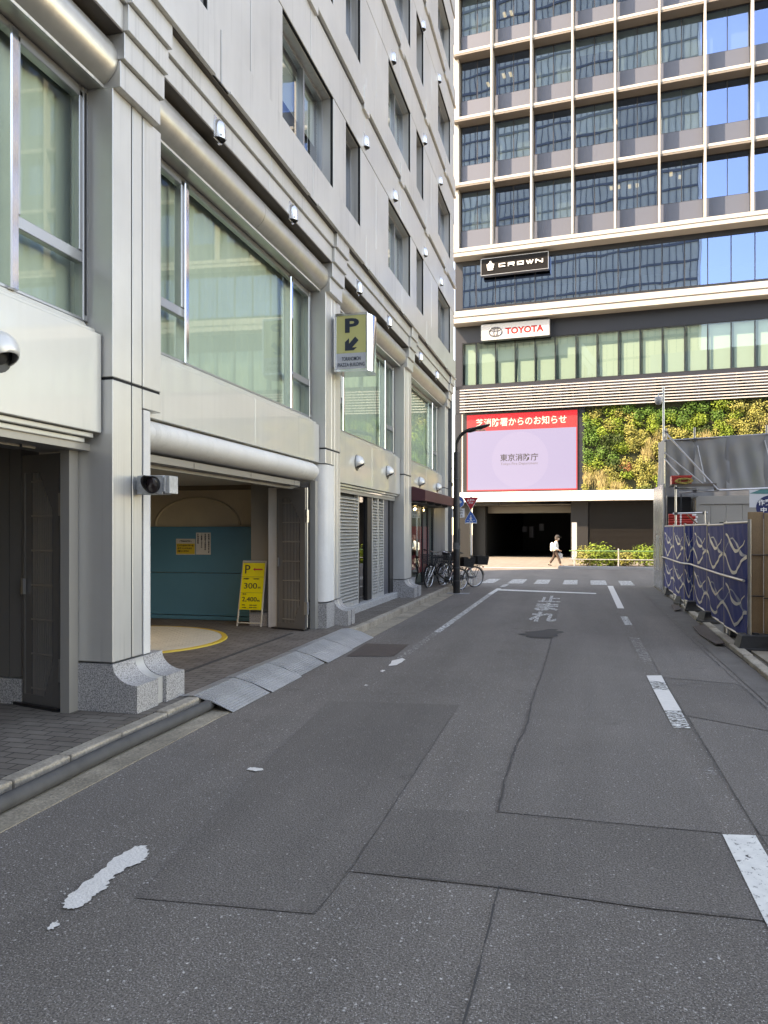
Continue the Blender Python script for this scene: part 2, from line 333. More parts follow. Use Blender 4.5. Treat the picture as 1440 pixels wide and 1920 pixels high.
M['tower_grey'] = mat('grey spandrel metal', (.085,.10,.135), rough=.45, metal=.2)
M['tower_dark'] = mat('dark charcoal cladding', (.019,.023,.032), rough=.45, metal=.2)
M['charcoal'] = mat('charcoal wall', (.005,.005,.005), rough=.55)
M['louvre_white'] = mat('white louvre slat', (.44,.43,.43), rough=.5)
M['mullion'] = mat('black mullion', (.015,.016,.018), rough=.4)
# ================================================================ ground
g = MB()
xs = [-300, -60, -20, -3.4, 3, 20, 60, 300]; ys = [-300, -60, -10, 5, 15, 25, 60, 300]
for a, b_ in zip(xs, xs[1:]):
    for c, d in zip(ys, ys[1:]): g.quad((a,c,0),(b_,c,0),(b_,d,0),(a,d,0))
struct('road', g, M['road'])
def jag(pts, wdt, step=.12, amp=.007, z=.012, taper=False):
    """a thin broken line lying on the road: returns an MB"""
    rnd = random.Random(int(abs(pts[0][0])*1000) + len(pts)); mb = MB(); L = []
    for (x0,y0), (x1,y1) in zip(pts, pts[1:]):
        n = max(1, int(math.hypot(x1-x0, y1-y0)/step))
        for i in range(n): L.append((x0+(x1-x0)*i/n + rnd.uniform(-amp,amp), y0+(y1-y0)*i/n + rnd.uniform(-amp,amp)))
    L.append(pts[-1])
    for i in range(len(L)-1):
        (x0,y0), (x1,y1) = L[i], L[i+1]; d = math.hypot(x1-x0,y1-y0) or 1; nx, ny = -(y1-y0)/d, (x1-x0)/d
        wa = wdt*rnd.uniform(.2,1.05)/2; wb = wdt*rnd.uniform(.2,1.05)/2
        mb.quad((x0-nx*wa,y0-ny*wa,z),(x0+nx*wa,y0+ny*wa,z),(x1+nx*wb,y1+ny*wb,z),(x1-nx*wb,y1-ny*wb,z))
    return mb
def sheet(pts, z): return MB().poly([(x,y,z) for x,y in pts])
def rough_poly(pts, amp, z, sub=5, seed=1):
    rnd = random.Random(seed); out = []
    for i, (x0,y0) in enumerate(pts):
        x1,y1 = pts[(i+1) % len(pts)]
        for k in range(sub): out.append((x0+(x1-x0)*k/sub+rnd.uniform(-amp,amp), y0+(y1-y0)*k/sub+rnd.uniform(-amp,amp), z))
    return MB().poly(out)
struct('asphalt_patch', sheet([(-.335,12.6),(-.408,7.77),(-.463,4.585),(.80,4.57),(.80,9.3),(.79,14.8),(.9,21),(-.33,21)], .004), M['road_light'])
struct('asphalt_patch', sheet([(-2.385,7.15),(-1.089,7.31),(-1.089,3.601),(-1.117,3.164),(-1.966,3.099),(-2.12,4.387)], .004), M['road_smooth'])
struct('asphalt_patch', sheet([(-1.085,4.497),(-.463,4.57),(.801,4.556),(1.6,4.57),(1.6,3.6),(.33,3.578),(-.352,3.614),(-1.085,3.601)], .0045), M['road_smooth'])
struct('asphalt_patch', sheet([(.98,9.2),(1.76,9.0),(1.78,7.9),(1.6,7.0),(.98,7.4)], .004), M['road_smooth'])
struct('asphalt_patch', sheet([(1.0,7.35),(1.6,6.95),(1.9,4.6),(1.0,4.6)], .004), M['road_light'])
struct('asphalt_patch', sheet([(.98,9.25),(1.76,9.05),(1.747,12.8),(1.8,22.6),(1.05,22.6)], .004), M['road_light'])
for p, wd in (([(-.354,12.4),(-.363,10.04),(-.408,7.77),(-.409,6.5),(-.448,6.0),(-.464,5.3),(-.447,4.59)], .016), ([(-.352,3.61),(-.352,3.26),(-.358,2.93),(-.371,2.45)], .012),
    ([(-.322,7.05),(.33,7.035),(.645,7.0)], .008), ([(-.224,8.8),(.827,8.97),(1.24,8.72),(1.97,8.69)], .008), ([(.858,7.51),(1.25,7.51),(1.61,7.09)], .008),
    ([(1.79,22.6),(1.747,12.85),(1.767,8.58),(1.785,7.0),(1.8,4)], .012), ([(.985,9.24),(.985,5.78),(1.0,4.6),(1.0,3.4)], .007), ([(-1.089,7.2),(-1.089,3.6),(-1.117,3.16)], .004),
    ([(-1.95,3.1),(-1.117,3.165)], .004), ([(-1.08,3.6),(-.352,3.612),(.33,3.578),(.8,3.59)], .007), ([(-.3,4.55),(.8,4.56)], .004), ([(1.02,8.7),(1.3,8.95),(1.45,8.9)], .008), ([(1.2,11),(1.5,10.8),(1.45,10.4),(1.62,10.2)], .007)):
    struct('road_crack', jag(p, wd), M['crack'])
struct('damp_stain', rough_poly([(-.87,12.5),(-.68,13.0),(-.34,13.35),(-.2,12.85),(-.39,12.2),(-.72,12.1)], .07, .0085, 5, 3), M['wet'])
# painted markings
def mark(mb, m): return struct('road_marking', mb, M[m])
PZ = .0085
for i, pts in enumerate(([(-2.235,2.929),(-2.267,2.997),(-2.283,3.126),(-2.287,3.298),(-2.305,3.438),(-2.293,3.59),(-2.236,3.611),(-2.169,3.539),(-2.142,3.46),(-2.175,3.357),(-2.188,3.264),(-2.185,3.207),(-2.15,3.143),(-2.161,3.076),(-2.15,3.001),(-2.168,2.932)],
   [(-2.165,2.748),(-2.189,2.799),(-2.178,2.829),(-2.148,2.801),(-2.149,2.765)], [(-2.256,4.943),(-2.247,4.995),(-2.161,5.004),(-2.13,4.963),(-2.176,4.927)],
   [(-2.256,9.16),(-2.307,9.544),(-2.218,9.778),(-2.157,9.665),(-2.169,9.259)], [(-2.27,8.789),(-2.271,8.896),(-2.225,8.872),(-2.23,8.764)], [(-2.235,7.92),(-2.233,8.0),(-2.197,7.97)])):
    mark(rough_poly(pts, .008 if i else .01, PZ, 6, i+5), 'paint_full')
mark(MB().quad((-2.30,9.75,PZ),(-2.19,9.75,PZ),(-2.18,12.4,PZ),(-2.29,12.4,PZ)), 'paint_faint')
mark(MB().quad((-2.29,12.4,PZ),(-2.17,12.4,PZ),(-2.13,20.2,PZ),(-2.26,20.2,PZ)), 'paint_worn')
mark(MB().quad((-2.26,20.2,PZ),(-2.13,20.2,PZ),(-2.09,22.3,PZ),(-2.22,22.3,PZ)), 'paint')
mark(MB().quad((-2.21,22.9,PZ),(-2.05,22.9,PZ),(-2.0,24.0,PZ),(-2.16,24.0,PZ)), 'paint_worn')
mark(MB().quad((.80,3.1,PZ),(.972,3.1,PZ),(.972,4.57,PZ),(.797,4.54,PZ)), 'paint')
mark(MB().quad((.82,6.9,PZ),(.96,6.9,PZ),(.965,7.55,PZ),(.815,7.52,PZ)), 'paint_worn')
mark(MB().quad((.815,7.53,PZ),(.97,7.56,PZ),(.97,8.5,PZ),(.81,8.5,PZ)), 'paint_full')
mark(MB().quad((.81,8.5,PZ),(.97,8.5,PZ),(.975,8.95,PZ),(.81,8.95,PZ)), 'paint_worn')
mark(MB().quad((.81,8.95,PZ),(.975,8.95,PZ),(.98,9.35,PZ),(.81,9.30,PZ)), 'paint_full')
mark(MB().quad((.88,5.65,PZ),(.95,5.65,PZ),(.95,5.82,PZ),(.87,5.8,PZ)), 'paint_faint')
mark(MB().quad((.84,10.3,PZ),(.98,10.3,PZ),(.98,12.6,PZ),(.84,12.6,PZ)), 'paint_faint')
mark(MB().quad((.87,14.2,PZ),(1.0,14.2,PZ),(1.0,15.6,PZ),(.87,15.6,PZ)), 'paint_worn')
mark(MB().quad((.90,17.2,PZ),(1.04,17.2,PZ),(1.13,24.1,PZ),(.965,24.1,PZ)), 'paint_full')
mark(MB().quad((-2.1,21.5,PZ),(.55,20.95,PZ),(.56,21.25,PZ),(-2.1,22.0,PZ)), 'paint')
for i, (x, a) in enumerate(((-2.95,.4),(-2.12,.5),(-1.28,.45),(-.38,.45),(.48,.5),(1.38,.42))):
    mark(MB().quad((x,24.45,PZ),(x+a,24.5,PZ),(x+a+.02,26.7,PZ),(x+.03,26.6,PZ)), 'paint_worn')
for ch, yc in (('止', 19.2), ('ま', 17.2), ('れ', 15.2)):
    t = text_mb(ch, 1.75, .52, bold=.03, depth=.001)
    struct('road_lettering', t, M['paint_worn'], local=Matrix.Translation((-.6, yc, PZ-.001)))
# left pavement, kerb, gutter
p = MB(); p.box(-22, -3.56, -30, 23.95, -.2, .12); struct('pavement', p, M['pave'])
k = MB(); rnd = random.Random(4)
y = -6.0
while y < 30.0:
    l = rnd.uniform(.55, .68) if y < 24 else 1.0
    zt = .115 + rnd.uniform(0, .012); xo = rnd.uniform(-.008, .008)
    if 5.4 < y < 6.5: zt += .008
    k.box(-3.555, -3.43+xo, y+.006, y+l-.006, -.1, zt); y += l
    if y > 23.6: break
struct('kerb', k, M['kerb'], bevel=.014, seg=2)
gt = MB(); gt.box(-3.43, -3.13, -8, 23.4, -.1, .006); struct('gutter', gt, M['gutter'])
hz = MB(); hz.tube([(-3.36+.012*math.sin(i*1.3), -4+i*.5, .055) for i in range(0, 22)] + [(-3.40,6.85,.05)], .052, 10)
tag(obj('rubber_pipe', hz, mat('dull grey hose', (.075,.073,.072), rough=.7, vary=.3, vscale=6), smooth=60), 'dark grey pipe lying along the foot of the left kerb', 'pipe')
# garage floor joints
for a, b_ in (((-4.247,7.531),(-4.212,10.95)),):
    struct('floor_joint', MB().box(a[0]-.012, b_[0]+.012, a[1]-1.5, b_[1], .120, .124), M['crack'])
# loading ramp plates: five chequer plates resting on the kerb
ry = [6.46, 7.36, 8.26, 9.18, 10.3, 11.55]
rl = ['first', 'second', 'third', 'fourth', 'last']
for i in range(5):
    y0, y1 = ry[i]+.014, ry[i+1]-.014; dx_ = (0,.02,-.015,.025,0)[i]; r_ = empty('ramp_plate', (-3.3, (y0+y1)/2, 0), 0,
        ('nearest grey chequer plate ramp, its open end by the first pillar', 'grey chequer plate ramp, second from the near end of the row', 'grey chequer plate ramp in the middle of the row by the kerb', 'grey chequer plate ramp, second from the far end of the row', 'farthest grey chequer plate ramp, lying beside the white column')[i], 'ramp', 'steel ramp plates along the kerb')
    m_ = MB(); dz = .004*(i % 2)
    pr = [(-3.62,.132+dz),(-3.50,.146+dz),(-3.30,.10),(-3.09,.012),(-3.09,.006),(-3.30,.088),(-3.50,.136+dz),(-3.62,.126+dz)]
    pr = [(x+dx_ if x > -3.2 else x, z) for x, z in pr]
    m_.sweep([[(x,y0,z) for x,z in pr], [(x,y1,z) for x,z in pr]])
    obj('plate', m_, M['steel_plate'], r_)
    ri = MB()
    for q in range(14):
        u = (q+.5)/14; x = -3.50+u*.40; z = (.146+dz) + (.012-.146-dz)*u if x > -3.3 else .146+dz + (.10-.146-dz)*((x+3.5)/.2)
        z = .146+dz+(.10-.146-dz)*((x+3.5)/.2) if x <= -3.3 else .10+(.012-.10)*((x+3.3)/.21)
        ri.box(x-.004, x+.004, y0+.03, y1-.03, z+.0005, z+.006)
    obj('tread_ribs', ri, M['steel_plate'], r_)
    ft = MB(); ft.box(-3.40,-3.36,y0+.02,y0+.06,.003,.10); ft.box(-3.40,-3.36,y1-.06,y1-.02,.003,.10); obj('support_foot', ft, M['rubber'], r_)
struct('cover_plate', MB().poly([(-2.99,9.75,.006),(-2.37,9.92,.006),(-2.395,10.98,.006),(-3.04,10.93,.006)]), M['rust_plate'])
# right kerb strip and the lot behind it
rk = MB(); kp = [(2.0,2),(2.05,6),(2.12,9.75),(2.17,12.8),(2.22,15.6),(2.385,22.4),(2.40,24.0)]
for (x0,y0),(x1,y1) in zip(kp, kp[1:]):
    n = max(1, int((y1-y0)/.9))
    for i in range(n):
        a0, a1 = i/n, (i+1)/n; xa, ya, xb, yb = x0+(x1-x0)*a0, y0+(y1-y0)*a0+.008, x0+(x1-x0)*a1, y0+(y1-y0)*a1-.008
        rk.prism([(xa,ya,-.05),(xa+.13,ya,-.05),(xb+.13,yb,-.05),(xb,yb,-.05)], (0,0,.115+.01*((i*7) % 3)))
struct('kerb', rk, M['kerb'], bevel=.015, seg=2)
gs = MB()
for (x0,y0),(x1,y1) in zip(kp, kp[1:]): gs.quad((min(x0-.2,1.83),y0,.006),(x0,y0,.006),(x1,y1,.006),(min(x1-.2,1.83),y1,.006))
struct('gutter', gs, mat('grey cement gutter', (.135,.12,.106), rough=.85, vary=.3, vscale=3, noise=(70,.2)))
lot = MB(); lot.box(2.13,40,-30,13.0,-.2,.02); lot.box(2.30,40,13.0,24.0,-.2,.045)
struct('building_lot', lot, mat('bare earth and gravel', (.13,.11,.09), rough=.95, vary=.5, vscale=3, noise=(50,.4), bump=(30,1)))
tag(obj('drain_grate', MB().prism([(2.0,11.9,.03),(2.12,11.9,.05),(2.20,14.2,.05),(1.98,14.0,.03),(1.95,13.0,.02)], (0,0,.012)), M['rust_plate']), 'rusty brown plate lying at the right kerb below the blue banner', 'drain plate')
tag(obj('drain_grate', MB().prism([(2.02,16.8,.02),(2.17,16.9,.04),(2.24,18.2,.04),(2.1,18.0,.02)], (0,0,.012)), M['rust_plate']), 'smaller rusty plate farther along the right kerb', 'drain plate')
# far side of the cross street
fs = MB(); fs.box(-60, 60, 34.85, 62, -.2, .012); struct('far_sidewalk', fs, M['far_pave'])
fk = MB(); fk.box(-.72, 60, 34.4, 34.62, -.1, .13); fk.box(-60,-.72,34.6,34.83,-.1,.03); struct('far_kerb', fk, M['far_kerb'], bevel=.02)
fb = MB(); fb.box(-.3, 60, 34.63, 36.6, -.1, .10); struct('planting_bed', fb, mat('soil', (.09,.07,.05), rough=1, vary=.3, vscale=8))
# ================================================================ the office building on the left
LB = empty('office_building', (-3.9, 8.0, .12), 0, 'pale grey metal-clad office building with garage openings along the left of the street', 'building')
P = 5.79; PY = [5.79 + P*k for k in range(-1, 4)]; YE = 23.8
SILL = [7.08, 9.95, 12.81, 15.66, 18.5, 21.3]; WH = 1.475
clad = MB(); dark = MB()
XF = -3.71
def panel(y0, y1, z0, z1, xf=XF, gp=.009):
    clad.box(xf-.045, xf, y0+gp, y1-gp, z0+gp, z1-gp); dark.box(xf-.085, xf-.012, y0+.002, y1-.002, z0+.002, z1-.002)
for r_ in range(4):
    S = SILL[r_]; zb = (6.49 if r_ == 0 else SILL[r_-1]+2.30); zt = S + 2.26
    for k in range(-2, 4):
        p0 = 5.79 + P*k
        js = [p0+1.62, p0+4.55, p0+1.62+P]
        for a, b_ in zip(js, js[1:]):
            b_ = min(b_, YE)
            if a < YE:
                panel(a, b_, zb, S, XF+.035); panel(a, b_, S+WH, zt)
                clad.box(XF-.02, XF+.06, a+.2, b_-.008 if b_ >= YE else b_-.16, zb-.012 if r_ else zb-.004, zb+.03)
                # tab that closes the groove at each joint
                if r_: clad.box(XF-.03, XF+.05, a-.155, min(a+.195, YE), zb-.10, zb+.32)
        dark.box(XF-.12, XF-.06, p0-.2, min(p0+P, YE), zt-.02, zt+.06)
        for a, b_ in ((p0+1.38, p0+2.46), (p0+2.46, p0+3.47), (p0+5.6, p0+6.29)):
            if a < YE: panel(a, min(b_, YE), S, S+WH)
obj('cladding', clad, M['panel'], LB, bevel=.004)
dark.box(-3.80, -3.76, -25, 4, 6, 17.9)
obj('joint_backing', dark, M['panel_dark'], LB)
core = MB(); core.box(-16, -4.08, -25, YE-.03, 6.05, 18.5); core.box(-16, -4.46, -25, YE-.03, 2.96, 6.04); core.box(-16, -4.62, 12.55, YE-.03, .1, 2.95)
core.box(-16, -3.78, YE-.10, YE-.02, .1, 18.5)
obj('core', core, M['interior'], LB)
par = MB(); par.box(-16.05, -3.68, -25, YE+.02, 17.97, 19.0); obj('parapet', par, M['panel'], LB)
# windows of the upper storeys
def upper_window(y0, y1, z0, z1, split):
    f = MB(); xg = -3.93
    # reveal
    rv = MB(); rv.box(XF-.05, xg-.06, y1-.002, y1+.02, z0, z1+.02); rv.box(XF-.05, xg-.06, y0-.02, y0+.002, z0, z1+.02)
    rv.box(XF-.05, xg-.06, y0-.02, y1+.02, z1, z1+.02); rv.box(XF-.03, xg-.06, y0-.02, y1+.02, z0-.02, z0)
    fw = .045
    f.box(xg-.04, xg+.04, y0, y0+fw, z0, z1); f.box(xg-.04, xg+.04, y1-fw, y1, z0, z1); f.box(xg-.04, xg+.04, y0+fw, y1-fw, z0, z0+fw); f.box(xg-.04, xg+.04, y0+fw, y1-fw, z1-fw, z1)
    ys_ = y0 + (y1-y0)*split
    f.box(xg-.035, xg+.055, ys_-.03, ys_+.03, z0+fw, z1-fw)
    f.box(xg-.035, xg+.03, ys_+.05, ys_+.09, z0+fw, z1-fw)
    o = obj('window', f, M['alu'], LB)
    obj('reveal', rv, M['panel'], o)
    obj('pane', MB().quad((xg,y0+fw,z0+fw),(xg,y1-fw,z0+fw),(xg,y1-fw,z1-fw),(xg,y0+fw,z1-fw)), M['glass_upper'], o)
    rn = random.Random(int(y0*100+z0*10)); b = MB(); zc = z0 + (z1-z0)*rn.choice((0, 0, .25, .5)); 
    b.quad((xg-.10,y0,zc),(xg-.10,y1,zc),(xg-.10,y1,z1),(xg-.10,y0,z1)); obj('blind', b, M['blind'] if rn.random() < .6 else M['interior_mid'], o)
for r_ in range(4):
    for k in range(-1, 4):
        p0 = 5.79 + P*k; z0, z1 = SILL[r_]+.01, SILL[r_]+WH-.01
        if k >= 0 or r_ == 0: 
            if p0+1.38 < YE-1: upper_window(p0+.5, p0+1.38, z0, z1, .55)
        if p0+5.6 < YE: upper_window(p0+3.47, p0+5.6, z0, z1, .58)
# stepped bands over the first-floor windows
bands = MB(); bd = MB(); sfb = MB()
for k in range(-2, 4):
    p0 = 5.79+P*k; ye = min(p0+P, YE)
    for a, b_ in ((p0+.655, p0+3.2), (p0+3.2, p0+P)):
        if a > YE: continue
        b2 = min(b_, YE)
        bands.box(-4.3, -3.79, a+.006, b2-.006, 6.027, 6.255); bands.box(-4.3, -3.755, a+.006, b2-.006, 6.262, 6.478)
    bd.box(-4.3, -3.80, p0+.6, ye, 6.035, 6.47); sfb.box(-4.3,-3.795,p0+.66,min(p0+P-.01, YE),6.012,6.026); sfb.box(-4.3,-3.70,p0+.66,min(p0+P-.01, YE),6.480,6.487)
obj('stepped_band', bands, M['panel'], LB, bevel=.004); obj('band_backing', bd, M['panel_dark'], LB); obj('band_soffit_shade', sfb, mat('painted band shade', (.085,.07,.06), rough=.6), LB)  # thin dark sheets paint in the brown shade and road reflection under the bands
# pillars
def pillar(k, y0):
    lower_white = (k == 1)          # the pillar beyond the garage carries the white column
    shaft = MB(); gr = MB(); x0, x1 = -4.34, -3.9
    strips = ((0,.294),(.294,.468),(.468,.79))
    zs = 3.03
    if k == 1:
        shaft.box(x0, x1, y0, y0+.294, zs+.012, 5.56); shaft.box(x0, x1, y0, y0+.30, 2.79, zs-.012)
        shaft.box(x0, x1, y0+.45, y0+.60, .55, zs-.012); shaft.box(x0, x1, y0+.61, y0+.79, .55, zs-.012)
        shaft.box(x0, x1, y0+.31, y0+.44, 2.79, zs-.012)
        strips_u = ((.306,.468),(.48,.79))
        for a, b_ in strips_u: shaft.box(x0, x1, y0+a, y0+b_, zs+.012, 5.56)
    else:
        for i, (a, b_) in enumerate(strips):
            a2 = a + (.010 if i else 0); b2 = b_ - (.010 if i < 2 else 0)
            shaft.box(x0, x1, y0+a2, y0+b2, zs+.012, 5.56)
            lo = 2.84 if (k == 0 and i == 2) else .55
            shaft.box(x0, x1, y0+a2, y0+b2, lo, zs-.012)
    o = obj('pillar', shaft, M['panel'], LB, bevel=.006)
    gr.box(x0+.01, x1-.010, y0+.01, y0+.78, .55 if k not in (0,1) else 2.86, 5.56)
    if k == 0: gr.box(x0+.01, x1-.010, y0+.01, y0+.46, .55, 2.86)
    obj('joint_backing', gr, M['panel_dark'], o)
    # flared granite foot: two stones with a smaller metal piece between
    def foot(ya, yb, dx=0.0):
        n = 10; pr = [(x0+.004, .12), (x0+.004, .535)]; xt, xo = -3.895, -3.655-dx; zt, zl = .535, .36
        for i in range(n+1):
            a = math.pi/2*i/n; pr.append((xo - (xo-xt)*math.cos(a)*1.0 if False else xt + (xo-xt)*(1-math.cos(a)), zt - (zt-zl)*math.sin(a)))
        pr.append((xo, .12)); m_ = MB(); m_.sweep([[(x,ya,z) for x,z in pr],[(x,yb,z) for x,z in pr]]); return m_
    if k == 1:
        m_ = MB(); m_.box(x0, -3.885, y0, y0+.42, .12, .52); obj('plinth', m_, M['granite'], o)
        obj('plinth', foot(y0+.43, y0+.60), M['granite'], o, smooth=35); obj('plinth', foot(y0+.66, y0+.83), M['granite'], o, smooth=35)
        obj('plinth_inset', foot(y0+.60, y0+.66, .02), M['panel'], o, smooth=35)
    else:
        obj('plinth', foot(y0-.012, y0+.33), M['granite'], o, smooth=35); obj('plinth', foot(y0+.47, y0+.80), M['granite'], o, smooth=35)
        obj('plinth_inset', foot(y0+.335, y0+.465, .035), M['panel'], o, smooth=35)
    cp = MB()
    for i, (xf, za, zb) in enumerate(((-3.825,5.556,5.786),(-3.783,5.792,6.021),(-3.741,6.027,6.256),(-3.70,6.262,6.484))):
        cp.box(-4.32, xf, y0-.003*i, y0+.655+.002*i, za, zb)
    obj('stepped_capital', cp, M['panel'], o, bevel=.004)
for k, y0 in zip(range(-1, 4), PY): pillar(k, y0)
# half-round tubes and window bays on the first floor
for k in range(-2, 4):
    a, b_ = 5.79+P*k+.66, 5.79+P*(k+1)-.004
    if k == 3: break
    tb = MB(); n = 20; cx_, cz, rr = -4.07, 5.80, .222; mid = (a+b_)/2
    pr = []
    for i in range(n+1):
        t = R(95) - R(165)*i/n; pr.append((cx_+rr*math.cos(t), cz+rr*math.sin(t)))
    pr += [(-4.0,5.572),(-4.25,5.572),(-4.25,6.02)]
    for ya, yb in ((a, mid-.004), (mid+.004, b_)): tb.sweep([[(x,ya,z) for x,z in pr],[(x,yb,z) for x,z in pr]])
    o = obj('cornice_tube', tb, M['tube'], LB, smooth=40)
    lp = MB(); lp.box(-4.012, -3.985, a, b_, 5.562, 5.588); obj('edge_trim', lp, M['panel'], o)
    # window bay
    xg = -4.19; z0, z1 = 3.53, 5.57; ya, yb = 5.79+P*k+.79, 5.79+P*(k+1)
    m1, m2 = ya+.93, yb-.93
    f = MB(); fw = .05
    f.box(xg-.05, xg+.045, yb-.07, yb-.002, z0, z1); f.box(xg-.05, xg+.045, ya+.002, ya+.07, z0, z1); f.box(xg-.05, xg+.03, ya, yb, z1-.06, z1)
    f.box(xg-.05, xg+.03, ya, yb, z0, z0+.03)
    for a0, a1, sash in ((ya+.07, m1-.05, 0), (m2+.05, yb-.07, 0)):
        f.box(xg-.04, xg+.035, a0, a1, z0+.50, z0+.60); f.box(xg-.04, xg+.045, a0, a0+.05, z0+.6, z1-.06); f.box(xg-.04, xg+.045, a1-.05, a1, z0+.6, z1-.06)
        f.box(xg-.04, xg+.045, a0, a1, z1-.11, z1-.06)
    o = obj('window', f, M['alu'], LB, bevel=.006)
    obj('mullion', MB().box(xg-.05, xg+.07, m1-.055, m1+.03, z0, z1-.04), M['chrome'], o, bevel=.01); obj('mullion', MB().box(xg-.05, xg+.07, m2-.03, m2+.055, z0, z1-.04), M['chrome'], o, bevel=.01)
    gk = MB(); gk.box(xg+.046, xg+.052, yb-.045, yb-.03, z0+.05, z1-.05); obj('gasket', gk, M['frame_dark'], o)
    pn = MB()
    for a0, a1 in ((ya+.05, m1), (m1, m2), (m2, yb-.05)): pn.quad((xg,a0,z0),(xg,a1,z0),(xg,a1,z1),(xg,a0,z1))
    obj('pane', pn, M['glass_green'], o)
    cu = MB(); ny = 90; rings = []
    for i in range(ny+1):
        y = ya + (yb-ya)*i/ny; x = xg-.15+.012*math.sin(i*1.7)+.014*math.sin(i*.63)
        rings.append([(x,y,z0-.1),(x,y,z1+.1)])
    cu.sweep(rings, cap=False, closed=False); obj('curtain', cu, M['curtain'], o, smooth=70)
    # spandrel under the windows
    sp = MB(); zb = 2.80 if k == 0 else 2.55; md = ya+2.45
    for a0, a1 in ((ya-.16, md-.006), (md+.006, yb-.018)): sp.box(-4.30, -4.0, a0, a1, zb, 3.41)
    sp.box(-4.30, -4.04, ya-.1, yb-.05, 3.41, 3.45); sp.box(-4.30, -4.10, ya-.1, yb-.09, 3.45, 3.49); sp.box(-4.30, -4.16, ya-.1, yb-.02, 3.49, 3.53)
    if k != 0:
        sp.box(-4.30, -4.05, ya-.1, yb-.06, 2.505, 2.545); sp.box(-4.30, -4.10, ya-.1, yb-.11, 2.46, 2.50)
    o = obj('spandrel', sp, M['panel_gloss'], LB, bevel=.005)
    gp = MB(); gp.box(-4.29,-4.012,yb-.018,yb-.001,zb+.01,3.40); gp.box(-4.2,-4.02,md-.02,md+.02,zb+.02,3.39); obj('joint_backing', gp, M['panel_dark'], o)
    if k != 0: obj('soffit', MB().box(-4.62,-4.13,ya-.1,yb,2.40,2.46), M['soffit'], LB)
# vent hoods
def vent_mb():
    m_ = MB(); m_.lathe([(.082,0),(.084,.02),(.083,.12),(.078,.155),(.062,.19),(.035,.212),(.001,.22)], n=14, a0=-math.pi/2, a1=math.pi/2)
    m_.box(-.012, .0, -.092, .092, -.012, .235); return m_
def vent(x, y, z):
    o = obj('vent_hood', vent_mb(), M['vent'], LB, smooth=45, local=Matrix.Translation((x,y,z)))
    g_ = MB(); 
    for i in range(5): g_.box(.004+i*.014, .012+i*.014, -.078+i*.004, .078-i*.004, .012, .03)
    g_.lathe([(.001,.02),(.08,.02)], n=12, a0=-math.pi/2, a1=math.pi/2); obj('grille', g_, M['black'], o, local=Matrix.Translation((x,y,z)))
    dr = MB().box(-.001, .01, -.02, .02, -.05, -.012); obj('drip_tab', dr, M['vent'], o, local=Matrix.Translation((x,y,z)))
for y in (1.75,4.0,7.56,9.78,13.06,15.32,18.62,20.94): vent(-3.785, y, 5.875+.1)
for y in (13.25,15.52,18.85,21.2): vent(XF+.005, y, 8.68)
for y in (15.37,18.78,21.1): vent(XF+.005, y, 11.50)
for y in (18.59,20.88): vent(XF+.005, y, 14.27)
# garage opening in the second bay: white half-round beam and columns
wb = MB(); n = 16; pr = []
for i in range(n+1):
    t = R(90) - R(180)*i/n; pr.append((-4.16+.2*math.cos(t)*1.1, 2.652+.148*math.sin(t)))
pr += [(-4.4,2.504),(-4.4,2.80)]
ring = [[(x,6.36,z) for x,z in pr],[(x,11.2,z) for x,z in pr]]
for i in range(1, 7):   # the beam turns into the column at its far end
    t = R(90)*i/6; ring.append([(-4.4+(x+4.4)*(math.cos(t)*.35+.65), 11.2+.42*math.sin(t), z) for x,z in pr])
wb.sweep(ring); obj('entrance_beam', wb, M['white_wall'], LB, smooth=40)
def roundcol(ya, yb, z0, z1, both):
    c_ = MB(); pr = []; r0 = .13; xf = -3.902; xb = -4.33
    pr.append((xb, ya))
    for i in range(9): t = math.pi/2*i/8; pr.append((xf-r0+r0*math.sin(t), ya+r0-r0*math.cos(t)))
    pr += [(xf, yb), (xb, yb)]
    c_.sweep([[(x,y,z0) for x,y in pr],[(x,y,z1) for x,y in pr]]); return c_
obj('entrance_column', roundcol(11.58, 12.02, .545, 2.775, 0), M['white_wall'], LB, smooth=40)
c2 = MB(); pr = [(-4.33,6.28),(-3.905,6.28),(-3.905,6.36)]
for i in range(9): t = math.pi/2*i/8; pr.append((-4.03+.125*math.cos(t), 6.36+.13*math.sin(t)))
pr.append((-4.33,6.49)); c2.sweep([[(x,y,.545) for x,y in pr],[(x,y,2.83) for x,y in pr]]); obj('entrance_column', c2, M['white_wall'], LB, smooth=40)
obj('joint_backing', MB().box(-4.3,-3.93,6.255,6.281,.55,2.84), M['panel_dark'], LB)
hd = MB()
for a, b_ in ((6.5,7.75),(7.76,9.3),(9.31,10.9),(10.91,11.15)): hd.box(-4.30,-4.18,a,b_,2.40,2.475)
hd.box(-4.42,-4.34,6.4,11.56,2.36,2.51); obj('door_track', hd, mat('grey track', (.3,.29,.28), rough=.4, metal=.5), LB)
